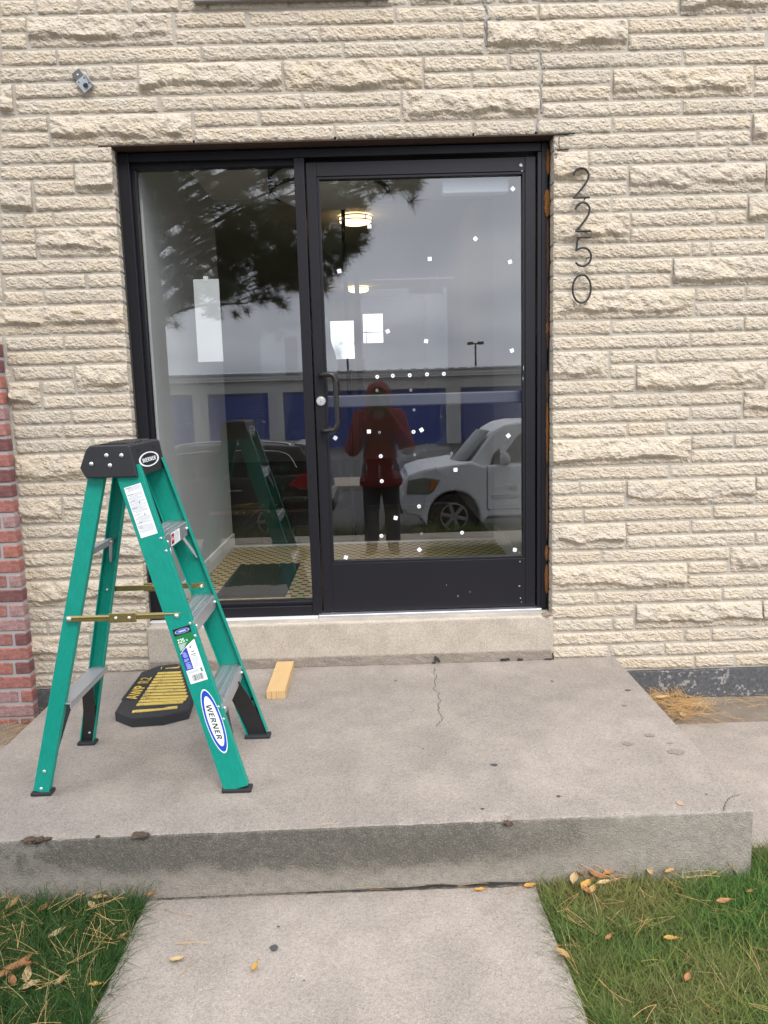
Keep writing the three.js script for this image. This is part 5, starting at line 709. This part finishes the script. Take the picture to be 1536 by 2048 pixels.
/* ---------------------------------------------------------------- vehicles parked at the kerb */
const arc = (cx, cy, r, a0, a1, n) => { const q = []; for (let k = 0; k <= n; k++) { const a = lerp(a0, a1, k / n); q.push([cx + r * Math.cos(a), cy + r * Math.sin(a)]); } return q; };
function wheel(parent, x, z, R, rim, sp, side) { // side -1: outer face looks to -z
  const o = new THREE.Group(); o.name = 'wheel'; o.position.set(x, R, z); parent.add(o);
  const ty = [[rim * 0.98, -0.11], [R * 0.93, -0.12], [R, -0.09], [R, 0.09], [R * 0.93, 0.12], [rim * 0.98, 0.11]].map(p => new THREE.Vector2(p[0], p[1])); const tg = new THREE.LatheGeometry(ty, 44); tg.rotateX(Math.PI / 2); part('tyre', tg, mat([0.013, 0.013, 0.014], 0.9), o);
  const rg = []; const lip = new THREE.TorusGeometry(rim * 0.96, rim * 0.06, 8, 40); lip.translate(0, 0, side * 0.10); rg.push(lip, cyl(rim * 0.26, rim * 0.24, [0, 0, side * 0.03], [0, 0, side * 0.10], 20));
  for (let k = 0; k < sp; k++) { const a = k / sp * 6.283 + 0.3, g = new RoundedBoxGeometry(rim * 0.26, rim * 0.78, 0.035, 2, 0.01); g.translate(0, rim * 0.55, side * 0.085); g.rotateZ(a); rg.push(g); }
  part('rim', rg, mat([0.42, 0.43, 0.44], 0.35, { metalness: 0.7 }), o);
  part('brake_disc', cyl(rim * 0.9, rim * 0.9, [0, 0, side * 0.0], [0, 0, side * 0.02], 30), mat([0.02, 0.02, 0.02], 0.7), o);
}
const carGlass = mat([0.02, 0.024, 0.026], 0.08, { clearcoat: 1 }), seam = mat([0.02, 0.02, 0.02], 0.8), chrome = mat([0.6, 0.6, 0.62], 0.2, { metalness: 0.9 });
{
  const paint = mat([0.70, 0.71, 0.72], 0.35, { clearcoat: 0.7, clearcoatRoughness: 0.15 });
  const t = thing('pickup_truck', 'white pickup truck with dark cowl, parked nose to tail behind the dark car', 'truck', [MIR(806, 980, 9.2).x, STREET, 9.2]);
  const A = arc(0.86, 0.39, 0.49, -0.15, Math.PI + 0.15, 22).reverse(), B = arc(4.4, 0.39, 0.49, -0.15, Math.PI + 0.15, 22).reverse();
  const prof = [[0.10, 0.50], [0.05, 0.62], [0.03, 0.78], [0.06, 0.98], [0.13, 1.09], [0.35, 1.17], [0.8, 1.23], [1.18, 1.27], [1.34, 1.20], [3.55, 1.22], [3.58, 1.34], [5.55, 1.34], [5.62, 1.2], [5.6, 0.55], [4.95, 0.46], ...B.slice().reverse(), [3.84, 0.42], [1.42, 0.42], ...A.slice().reverse(), [0.30, 0.46]];
  const body = extrude(prof, 1.86, 0.05, [], 4); body.translate(0, 0, 0.07); part('body', uvBox(body), paint, t);
  part('underbody', box(0.3, 5.4, 0.3, 0.7, 0.25, 1.75), M.black, t);
  const cab = extrude([[1.14, 1.2], [1.60, 1.76], [1.78, 1.86], [2.0, 1.90], [3.15, 1.90], [3.42, 1.80], [3.54, 1.2]], 1.50, 0.07, [], 4); cab.translate(0, 0, 0.25); part('cab', uvBox(cab), paint, t);
  const sideG = extrude([[1.62, 1.27], [1.98, 1.74], [2.1, 1.79], [2.55, 1.80], [2.57, 1.27]], 0.01); sideG.translate(0, 0, 0.172); part('side_window', uvBox(sideG), carGlass, t); const side2 = extrude([[2.68, 1.27], [2.68, 1.80], [3.1, 1.79], [3.35, 1.30]], 0.01); side2.translate(0, 0, 0.172); part('side_window', uvBox(side2), carGlass, t);
  { const n = 16, pos = [], idx = []; for (let i = 0; i <= n; i++) { const s = i / n, k = 0.17 * (1 - (2 * s - 1) ** 2); for (let j = 0; j <= 4; j++) { const q = j / 4; pos.push(lerp(1.05, 1.51, q) - k * (1 - 0.3 * q), lerp(1.262, 1.822, q), lerp(lerp(0.22, 0.28, q), lerp(1.78, 1.72, q), s)); } } for (let i = 0; i < n; i++) for (let j = 0; j < 4; j++) { const a = i * 5 + j, b = a + 5; idx.push(a, a + 1, b, b, a + 1, b + 1); } const g = new THREE.BufferGeometry(); g.setAttribute('position', new THREE.Float32BufferAttribute(pos, 3)); g.setIndex(idx); g.computeVertexNormals(); part('windshield', uvBox(g), mat([0.05, 0.07, 0.07], 0.08, { specularIntensity: 0.8 }), t); }
  { const c = extrude([[0.86, 1.262], [1.16, 1.31], [1.30, 1.24], [1.28, 1.2]], 1.56, 0.012); c.translate(0, 0, 0.2); part('cowl', uvBox(c), M.black, t); part('wiper', [tube([[1.14, 1.32, 0.5], [1.2, 1.39, 0.9], [1.16, 1.34, 1.25]], 0.012, 6)], M.black, t); }
  const hl = extrude([[0.075, 0.82], [0.10, 1.03], [0.36, 1.07], [0.62, 1.03], [0.50, 0.84], [0.42, 0.80]], 0.05, 0.012); hl.translate(0, 0, 0.005); const head = part('headlight', uvBox(hl), mat([0.20, 0.21, 0.17], 0.1, { clearcoat: 1 }), t); const tu = extrude([[0.46, 0.84], [0.47, 1.02], [0.60, 1.02], [0.50, 0.85]], 0.02); tu.translate(0, 0, -0.028); part('indicator', uvBox(tu), mat([0.45, 0.14, 0.03], 0.3), head);
  part('grille', [box(0.02, 0.06, 0.78, 1.02, 0.35, 1.65, 0.01), ...[0.84, 0.9, 0.96].map(y => box(0.008, 0.03, y - 0.008, y + 0.008, 0.4, 1.6))], M.black, t); part('grille_bar', [box(0.0, 0.022, 0.76, 1.06, 0.93, 1.07, 0.02), box(0.0, 0.02, 1.0, 1.05, 0.36, 1.64, 0.01)], chrome, t);
  const bp = extrude([[0.0, 0.56], [-0.03, 0.7], [0.0, 0.79], [0.36, 0.78], [0.40, 0.60], [0.30, 0.52]], 1.92, 0.03); bp.translate(0, 0, 0.04); part('bumper', uvBox(bp), mat([0.58, 0.59, 0.60], 0.35), t); part('bumper_guard', box(-0.05, 0.0, 0.45, 0.62, 0.1, 1.9, 0.02), M.black, t);
  for (const [x0, x1, y0, y1] of [[1.42, 1.435, 0.5, 1.24], [2.62, 2.635, 0.5, 1.24], [1.42, 2.63, 0.498, 0.508]]) part('door_seam', box(x0, x1, y0, y1, 0.017, 0.03), seam, t);
  part('body_moulding', box(1.50, 3.8, 0.69, 0.76, 0.004, 0.03, 0.012), mat([0.50, 0.50, 0.50], 0.5), t); part('door_handle', box(2.35, 2.55, 1.02, 1.06, 0.0, 0.03, 0.012), chrome, t);
  const mr = new THREE.SphereGeometry(0.12, 18, 12); mr.scale(0.75, 0.95, 1.0); mr.translate(1.72, 1.36, -0.06); const mirr = part('door_mirror', [mr, box(1.66, 1.80, 1.27, 1.31, -0.04, 0.2, 0.02)], mat([0.35, 0.35, 0.36], 0.35), t);
  part('window_corner', uvBox(extrude([[1.50, 1.25], [1.55, 1.42], [1.66, 1.52], [1.70, 1.25]], 0.012).translate(0, 0, 0.168)), M.black, t);
  const bt = canvasTex(128, 64, (c, w, h) => { c.fillStyle = '#b9b9b7'; c.fillRect(0, 0, w, h); c.fillStyle = '#2c2c2c'; c.font = 'bold 56px sans-serif'; c.textAlign = 'center'; c.textBaseline = 'middle'; c.fillText('V8', w / 2, h / 2 + 2); }); const bg = new THREE.PlaneGeometry(0.17, 0.085); bg.rotateY(Math.PI); bg.translate(1.86, 0.86, 0.0165); part('badge', bg, new THREE.MeshPhysicalMaterial({ map: bt, roughness: 0.4 }), t);
  part('wheel_arch_liner', [cyl(0.48, 0.48, [0.86, 0.39, 0.06], [0.86, 0.39, 1.94], 30, true), cyl(0.48, 0.48, [4.4, 0.39, 0.06], [4.4, 0.39, 1.94], 30, true)], mat([0.03, 0.03, 0.032], 0.7), t);
  for (const x of [0.86, 4.4]) { wheel(t, x, 0.14, 0.39, 0.235, 6, -1); wheel(t, x, 1.86, 0.39, 0.235, 6, 1); }
}
{
  const paint = mat([0.028, 0.026, 0.026], 0.3, { clearcoat: 1, clearcoatRoughness: 0.05 });
  const len = 4.62, t = thing('dark_suv', 'dark grey sport utility car parked in front of the white pickup', 'car', [MIR(655, 980, 9.6).x - len, STREET, 9.4]);
  const A = arc(0.9, 0.36, 0.42, -0.1, Math.PI + 0.1, 20), B = arc(3.62, 0.36, 0.42, -0.1, Math.PI + 0.1, 20);
  const prof = [[0.05, 0.4], [0.0, 0.62], [0.1, 0.86], [0.35, 0.96], [1.15, 1.05], [1.3, 1.05], [4.2, 1.10], [4.55, 1.06], [4.60, 0.8], [4.62, 0.62], [4.55, 0.42], [4.1, 0.34], ...B, [3.1, 0.3], [1.4, 0.3], ...A, [0.4, 0.34]];
  const body = extrude(prof, 1.70, 0.06, [], 4); body.translate(0, 0, 0.08); part('body', uvBox(body), paint, t); part('underbody', box(0.4, 4.3, 0.25, 0.6, 0.25, 1.55), M.black, t);
  const cab = extrude([[1.12, 1.03], [1.75, 1.52], [2.1, 1.62], [3.2, 1.64], [4.15, 1.58], [4.50, 1.08]], 1.36, 0.07, [], 4); cab.translate(0, 0, 0.25); part('cabin', uvBox(cab), paint, t);
  for (const p of [[[1.45, 1.12], [1.85, 1.46], [2.3, 1.54], [2.35, 1.13]], [[2.43, 1.13], [2.4, 1.55], [3.2, 1.55], [3.25, 1.14]], [[3.33, 1.14], [3.3, 1.55], [3.85, 1.50], [4.02, 1.28], [3.9, 1.15]]]) part('side_window', uvBox(extrude(p, 0.01).translate(0, 0, 0.172)), carGlass, t);
  part('window_trim', [tube([[1.40, 1.10, 0.168], [1.85, 1.49, 0.168], [2.4, 1.585, 0.168], [3.3, 1.585, 0.168], [3.9, 1.53, 0.168], [4.1, 1.28, 0.168]], 0.013, 6, 50)], chrome, t);
  part('roof_rail', [tube([[1.9, 1.62, 0.30], [2.2, 1.72, 0.30], [3.2, 1.74, 0.30], [3.9, 1.69, 0.30], [4.0, 1.64, 0.30]], 0.018, 8, 40)], chrome, t);
  part('spoiler', uvBox(extrude([[4.05, 1.60], [4.1, 1.67], [4.52, 1.62], [4.50, 1.56], [4.25, 1.54]], 1.3, 0.02).translate(0, 0, 0.25)), mat([0.10, 0.10, 0.105], 0.3), t);
  part('antenna', cyl(0.008, 0.005, [3.85, 1.66, 0.9], [4.08, 1.88, 0.9], 6), M.black, t);
  { const v = [[4.40, 1.54, 0.28], [4.40, 1.54, 1.52], [4.60, 1.14, 1.55], [4.60, 1.14, 0.25]], g = new THREE.BufferGeometry(); g.setAttribute('position', new THREE.Float32BufferAttribute([0, 2, 1, 0, 3, 2].flatMap(i => v[i]), 3)); g.computeVertexNormals(); part('rear_window', uvBox(g), mat([0.2, 0.21, 0.22], 0.1, { clearcoat: 1 }), t); }
  const tl = extrude([[3.98, 1.00], [4.2, 1.16], [4.5, 1.16], [4.60, 1.06], [4.55, 0.96], [4.2, 0.92]], 0.10, 0.02); tl.translate(0, 0, 0.012); part('tail_light', uvBox(tl), mat([0.42, 0.03, 0.03], 0.12, { clearcoat: 1 }), t); const tl2 = tl.clone(); tl2.translate(0, 0, 1.72); part('tail_light', uvBox(tl2), mat([0.42, 0.03, 0.03], 0.12, { clearcoat: 1 }), t);
  part('rear_bumper', uvBox(extrude([[4.3, 0.40], [4.58, 0.44], [4.70, 0.56], [4.68, 0.70], [4.5, 0.72], [4.2, 0.5]], 1.66, 0.04).translate(0, 0, 0.1)), mat([0.02, 0.022, 0.026], 0.35), t);
  part('body_crease', [tube([[0.6, 0.98, 0.018], [2.3, 1.0, 0.012], [3.95, 1.02, 0.018]], 0.008, 6)], paint, t); part('door_handle', box(2.95, 3.15, 0.90, 0.935, 0.0, 0.04, 0.014), chrome, t); part('door_handle', box(1.95, 2.15, 0.88, 0.915, 0.0, 0.04, 0.014), chrome, t);
  for (const [x0, x1, y0, y1] of [[2.38, 2.39, 0.38, 1.1], [3.30, 3.31, 0.6, 1.1]]) part('door_seam', box(x0, x1, y0, y1, 0.017, 0.03), seam, t);
  part('wheel_arch_liner', [cyl(0.415, 0.415, [0.9, 0.36, 0.06], [0.9, 0.36, 1.8], 30, true), cyl(0.415, 0.415, [3.62, 0.36, 0.06], [3.62, 0.36, 1.8], 30, true)], mat([0.03, 0.03, 0.032], 0.7), t);
  for (const x of [0.9, 3.62]) { wheel(t, x, 0.14, 0.36, 0.225, 5, -1); wheel(t, x, 1.70, 0.36, 0.225, 5, 1); }
}

/* ---------------------------------------------------------------- the pine on the bank */
{
  const TZ = 6.3, base = MIR(322, 1000, TZ), tx = base.x, ty = -0.16 + (STREET + 0.1) * BANK(TZ);
  const tree = thing('pine_tree', 'tall long-needled pine growing on the bank by the street', 'tree', [tx, ty, TZ]);
  const bark = mat([0.085, 0.065, 0.05], 0.95, { bumpMap: rep(stoneBump, 2, 1), bumpScale: 0.04 });
  { const pts = [], n = 26; const g = new THREE.CylinderGeometry(1, 1, 1, 22, n, false), p = g.attributes.position; for (let i = 0; i < p.count; i++) { const t = p.getY(i) + 0.5, a = Math.atan2(p.getZ(i), p.getX(i)), rr = Math.hypot(p.getX(i), p.getZ(i)); const R = (0.21 + 0.10 * Math.exp(-t * 16) - 0.16 * t) * (1 + 0.10 * noise(Math.cos(a) * 3, t * 16, Math.sin(a) * 3)) * (rr > 0.01 ? 1 : 0); p.setXYZ(i, R * Math.cos(a) + 0.25 * t * t, t * 11, R * Math.sin(a) - 0.2 * t); } g.computeVertexNormals(); part('trunk', uvBox(g), bark, tree); }
  // where the lower edge of the crown shows in the glass
  const edge = [[250, 660], [330, 655], [385, 648], [430, 655], [470, 640], [520, 632], [560, 622], [600, 604], [655, 590], [690, 560], [740, 505], [775, 478], [800, 405], [850, 398], [872, 362], [900, 345], [930, 250], [960, 60], [1000, -400]];
  const low = u => { if (u < edge[0][0]) return edge[0][1]; for (let i = 0; i < edge.length - 1; i++) if (u < edge[i + 1][0]) return lerp(edge[i][1], edge[i + 1][1], (u - edge[i][0]) / (edge[i + 1][0] - edge[i][0])); return -2000; };
  const r = rng(2024), limbs = [], tuft = [];
  const lim = (a, b, r0, r1) => { const mid = [(a[0] + b[0]) / 2, (a[1] + b[1]) / 2 + 0.06 * Math.hypot(b[0] - a[0], b[2] - a[2]), (a[2] + b[2]) / 2]; const m = tube([a, mid, b], 1, 6, 10); const p = m.attributes.position, n = m.attributes.normal; for (let i = 0; i < p.count; i++) { const t = Math.floor(i / 7) / 10, R = lerp(r0, r1, t); p.setXYZ(i, p.getX(i) - n.getX(i) * (1 - R), p.getY(i) - n.getY(i) * (1 - R), p.getZ(i) - n.getZ(i) * (1 - R)); } limbs.push(m); };
  const N = 800; let made = 0, tries = 0;
  while (made < N && tries++ < 40000) { // a twig end with a group of tufts, kept above the edge seen in the glass
    const x = lerp(-5.6, 1.2, r()), z = lerp(4.7, 8.2, r()), y = lerp(2.0, 8.6, Math.pow(r(), 1.35)); const d = Math.hypot((x - tx) / 3.7, (z - TZ) / 2.1, Math.max(0, y - 4) / 5.5); if (d > 1) continue;
    const px = toPx({ x, y, z: -z }); const m = 22; if (px[1] > low(px[0]) - m || px[1] > low(px[0] + m) - m || px[1] > low(px[0] - m) - m * 0.6) continue;
    const px2 = low(px[0]) - px[1]; if (px2 > 330 && r() < 0.45) continue;
    const P = [x - tx, y - ty, z - TZ]; const h0 = Math.max(3.2, P[1] * 0.86 - 0.2), A = [0.25 * (h0 / 11) ** 2, h0, -0.2 * h0 / 11]; if (made % 9 === 0) lim(A, P, 0.028, 0.007); else lim([P[0] - (P[0] - A[0]) * 0.25, P[1] - (P[1] - A[1]) * 0.12 - 0.05, P[2] - (P[2] - A[2]) * 0.25], P, 0.009, 0.005);
    const k = 4 + Math.floor(r() * 4); for (let i = 0; i < k; i++) tuft.push([P[0] + (r() - 0.5) * 0.32, P[1] + (r() - 0.5) * 0.26, P[2] + (r() - 0.5) * 0.36, P[0] - A[0], P[2] - A[2]]); made++;
  }
  part('limbs', limbs, bark, tree);
  const nd = []; for (let k = 0; k < 78; k++) { const a = r() * 6.283, up = -0.35 + 1.35 * r(), dir = new THREE.Vector3(Math.cos(a) * Math.sqrt(Math.max(0, 1 - up * up)), up, Math.sin(a) * Math.sqrt(Math.max(0, 1 - up * up))).normalize(), L = 0.12 + 0.05 * r(), off = (r() - 0.3) * 0.06, s = new THREE.Vector3().crossVectors(dir, new THREE.Vector3(r() - 0.5, r() - 0.5, r() - 0.5)).normalize().multiplyScalar(0.0030), o = new THREE.Vector3(0, off, 0), t = o.clone().addScaledVector(dir, L), mm = o.clone().addScaledVector(dir, L * 0.6); mm.y -= 0.004; nd.push(o.x - s.x, o.y - s.y, o.z - s.z, o.x + s.x, o.y + s.y, o.z + s.z, t.x, t.y, t.z); }
  const ng = new THREE.BufferGeometry(); ng.setAttribute('position', new THREE.Float32BufferAttribute(nd, 3)); ng.computeVertexNormals();
  const im = new THREE.InstancedMesh(ng, mat([1, 1, 1], 0.7, { side: THREE.DoubleSide }), tuft.length), m = new THREE.Matrix4(), q = new THREE.Quaternion(), c = new THREE.Color();
  tuft.forEach(([x, y, z, dx, dz], k) => { const out = new THREE.Vector3(dx, 0.6 + r() * 1.2, dz).normalize(); out.x += (r() - 0.5) * 0.9; out.z += (r() - 0.5) * 0.9; q.setFromUnitVectors(new THREE.Vector3(0, 1, 0), out.normalize()); const s = 0.9 + 0.5 * r(); m.compose(new THREE.Vector3(x, y, z), q, new THREE.Vector3(s, s, s)); im.setMatrixAt(k, m); const g = r(); c.setRGB(0.028 + 0.03 * g, 0.05 + 0.04 * g, 0.018 + 0.014 * g); im.setColorAt(k, c); });
  im.name = 'crown'; im.userData.kind = 'stuff'; tree.add(im);
}

/* ---------------------------------------------------------------- the person with the phone */
{
  const PX = 0.035, PZ = 4.16;
  const seg = (p, a, b) => { const abx = b[0] - a[0], aby = b[1] - a[1], abz = b[2] - a[2], t = clamp(((p[0] - a[0]) * abx + (p[1] - a[1]) * aby + (p[2] - a[2]) * abz) / (abx * abx + aby * aby + abz * abz + 1e-9)); return [Math.hypot(p[0] - a[0] - abx * t, p[1] - a[1] - aby * t, p[2] - a[2] - abz * t), t]; };
  function solid(bones, lo, hi, res, k = 0.03, cut) { // bones: a, b, ra, rb
    const mc = new MarchingCubes(res, new THREE.MeshBasicMaterial(), false, false, 120000); mc.isolation = 0; const c = [(lo[0] + hi[0]) / 2, (lo[1] + hi[1]) / 2, (lo[2] + hi[2]) / 2], h = [(hi[0] - lo[0]) / 2, (hi[1] - lo[1]) / 2, (hi[2] - lo[2]) / 2], half = res / 2;
    for (let z = 0; z < res; z++) for (let y = 0; y < res; y++) for (let x = 0; x < res; x++) { const p = [c[0] + h[0] * (x - half) / half, c[1] + h[1] * (y - half) / half, c[2] + h[2] * (z - half) / half]; let d = 9; for (const [a, b, ra, rb] of bones) { const [s, t] = seg(p, a, b), e = s - lerp(ra, rb, t); if (e > d + k) continue; const w = Math.max(k - Math.abs(d - e), 0) / k; d = Math.min(d, e) - w * w * k * 0.25; } if (cut) d = Math.max(d, cut(p)); mc.field[x + y * res + z * res * res] = -d; }
    mc.update(); const n = mc.count, pos = new Float32Array(n * 3); for (let i = 0; i < n; i++) for (let j = 0; j < 3; j++) pos[i * 3 + j] = c[j] + h[j] * mc.positionArray[i * 3 + j];
    let g = new THREE.BufferGeometry(); g.setAttribute('position', new THREE.BufferAttribute(pos, 3)); g = mergeVertices(g, 1e-4); g.computeVertexNormals(); return uvBox(g);
  }
  const o = thing('person', 'person in red hooded jacket, dark jeans and brown boots holding up a phone', 'person', [PX, -0.10, PZ]);
  const el = s => [s * 0.275, 1.10, -0.12], sh = s => [s * 0.185, 1.40, 0.0], wr = s => [s * 0.085, 1.46, -0.295], hip = s => [s * 0.095, 0.90, 0], kn = s => [s * 0.105, 0.50, -0.02], an = s => [s * 0.11, 0.10, 0.02];
  const bones = [[[0, 0.95, 0], [0, 1.18, 0], 0.14, 0.13], [[0, 1.18, 0], [0, 1.38, 0], 0.13, 0.12], [[-0.15, 1.39, 0], [0.15, 1.39, 0], 0.07, 0.07], [[0, 1.40, 0.01], [0, 1.52, -0.01], 0.058, 0.055], [[0, 1.58, -0.03], [0, 1.64, -0.02], 0.078, 0.092], [[0, 1.53, -0.06], [0, 1.60, -0.05], 0.05, 0.065], [[0, 1.585, -0.125], [0, 1.61, -0.115], 0.013, 0.009], [[-0.085, 1.59, -0.02], [-0.085, 1.62, -0.02], 0.014, 0.018], [[0.085, 1.59, -0.02], [0.085, 1.62, -0.02], 0.014, 0.018]];
  for (const s of [-1, 1]) bones.push([sh(s), el(s), 0.055, 0.042], [el(s), wr(s), 0.043, 0.029], [hip(s), kn(s), 0.085, 0.058], [kn(s), an(s), 0.055, 0.037], [an(s), [s * 0.125, 0.045, -0.13], 0.04, 0.032]);
  const body = solid(bones, [-0.45, -0.02, -0.42], [0.45, 1.8, 0.25], 92, 0.03);
  const hands = []; // palm, thumb and four bent fingers closing on the sides of the phone
  for (const s of [-1, 1]) { const b = [[[s * 0.083, 1.362, -0.298], [s * 0.060, 1.40, -0.330], 0.026, 0.024], [[s * 0.068, 1.395, -0.325], [s * 0.064, 1.43, -0.335], 0.022, 0.018], [[s * 0.07, 1.385, -0.31], [s * 0.052, 1.44, -0.315], 0.011, 0.009], [[s * 0.052, 1.44, -0.315], [s * 0.036, 1.465, -0.335], 0.009, 0.008]]; for (let f = 0; f < 4; f++) { const y = 1.452 - f * 0.021, L = [0.9, 1, 0.95, 0.8][f]; b.push([[s * 0.068, y - 0.012, -0.338], [s * 0.050, y, -0.352], 0.0098, 0.009], [[s * 0.050, y, -0.352], [s * (0.050 - 0.016 * L), y + 0.003, -0.3505], 0.0088, 0.0078]); } hands.push(solid(b, [s > 0 ? 0.0 : -0.14, 1.32, -0.38], [s > 0 ? 0.14 : 0.0, 1.50, -0.26], 60, 0.008).translate(0, 0.10, 0)); }
  const shadedSkin = mat([0.04, 0.032, 0.028], 0.6); part('body', [body, ...hands], shadedSkin, o);  // near-black: shade on the silhouetted face is put into the skin colour
  const fleece = mat([0.17, 0.010, 0.012], 0.95, { bumpMap: rep(concBump, 4), bumpScale: 0.003, sheen: 0.4 });
  const jb = [[[0, 0.74, 0.0], [0, 1.0, 0], 0.175, 0.165], [[-0.06, 0.74, 0.0], [0.06, 0.74, 0], 0.16, 0.16], [[0, 1.0, 0], [0, 1.36, 0], 0.165, 0.15], [[-0.17, 1.38, 0.0], [0.17, 1.38, 0], 0.088, 0.088], [[0, 1.42, 0.02], [0, 1.52, 0.03], 0.11, 0.12], [[0, 1.57, 0.02], [0, 1.64, 0.02], 0.135, 0.125], [[0, 1.62, -0.02], [0, 1.66, -0.035], 0.12, 0.10]];
  for (const s of [-1, 1]) jb.push([sh(s), el(s), 0.088, 0.075], [el(s), [s * 0.105, 1.405, -0.265], 0.074, 0.05]);
  const jacket = solid(jb, [-0.46, 0.55, -0.40], [0.46, 1.84, 0.30], 96, 0.035, p => { const hole = -(Math.hypot((p[0]) / 0.098, (p[1] - 1.545) / 0.150) - 1) * 0.09; const face = p[2] < -0.01 ? hole : -1; return Math.max(0.70 - p[1], face); });
  part('hooded_jacket', jacket, fleece, o);
  part('zip', box(-0.006, 0.006, 0.72, 1.38, -0.172, -0.160, 0.002), M.black, o);
  const jeans = []; for (const s of [-1, 1]) jeans.push([[s * 0.08, 0.86, 0], kn(s), 0.115, 0.082], [kn(s), [s * 0.112, 0.12, 0.02], 0.080, 0.076]); jeans.push([[-0.06, 0.88, 0.01], [0.06, 0.88, 0.01], 0.125, 0.125]);
  part('jeans', solid(jeans, [-0.28, 0.02, -0.22], [0.28, 1.04, 0.22], 64, 0.02, p => 0.11 - p[1]), mat([0.02, 0.024, 0.034], 0.9), o);
  for (const s of [-1, 1]) { const b = part('boot', solid([[[s * 0.112, 0.06, 0.03], [s * 0.112, 0.17, 0.02], 0.058, 0.058], [[s * 0.115, 0.05, 0.03], [s * 0.13, 0.045, -0.14], 0.05, 0.046]], [s * 0.12 - 0.12, -0.01, -0.24], [s * 0.12 + 0.12, 0.24, 0.12], 44, 0.02, p => Math.max(0.004 - p[1], p[1] - 0.20)), mat([0.075, 0.045, 0.03], 0.8), o); }
  const ph = thing('mobile_phone', 'black mobile phone held upright in both hands', 'phone', [0.0, 1.527, EYE.z + 0.004]);
  part('case', box(-0.036, 0.036, -0.135, 0.022, 0.006, 0.014, 0.004), M.black, ph); part('lens', cyl(0.007, 0.007, [0, 0, 0.005], [0, 0, 0.0062], 16), mat([0.01, 0.01, 0.012], 0.1), ph);
}

scene.traverse(o => { if (o.isMesh) { o.castShadow = true; o.receiveShadow = true; } });
renderer.render(scene, camera);
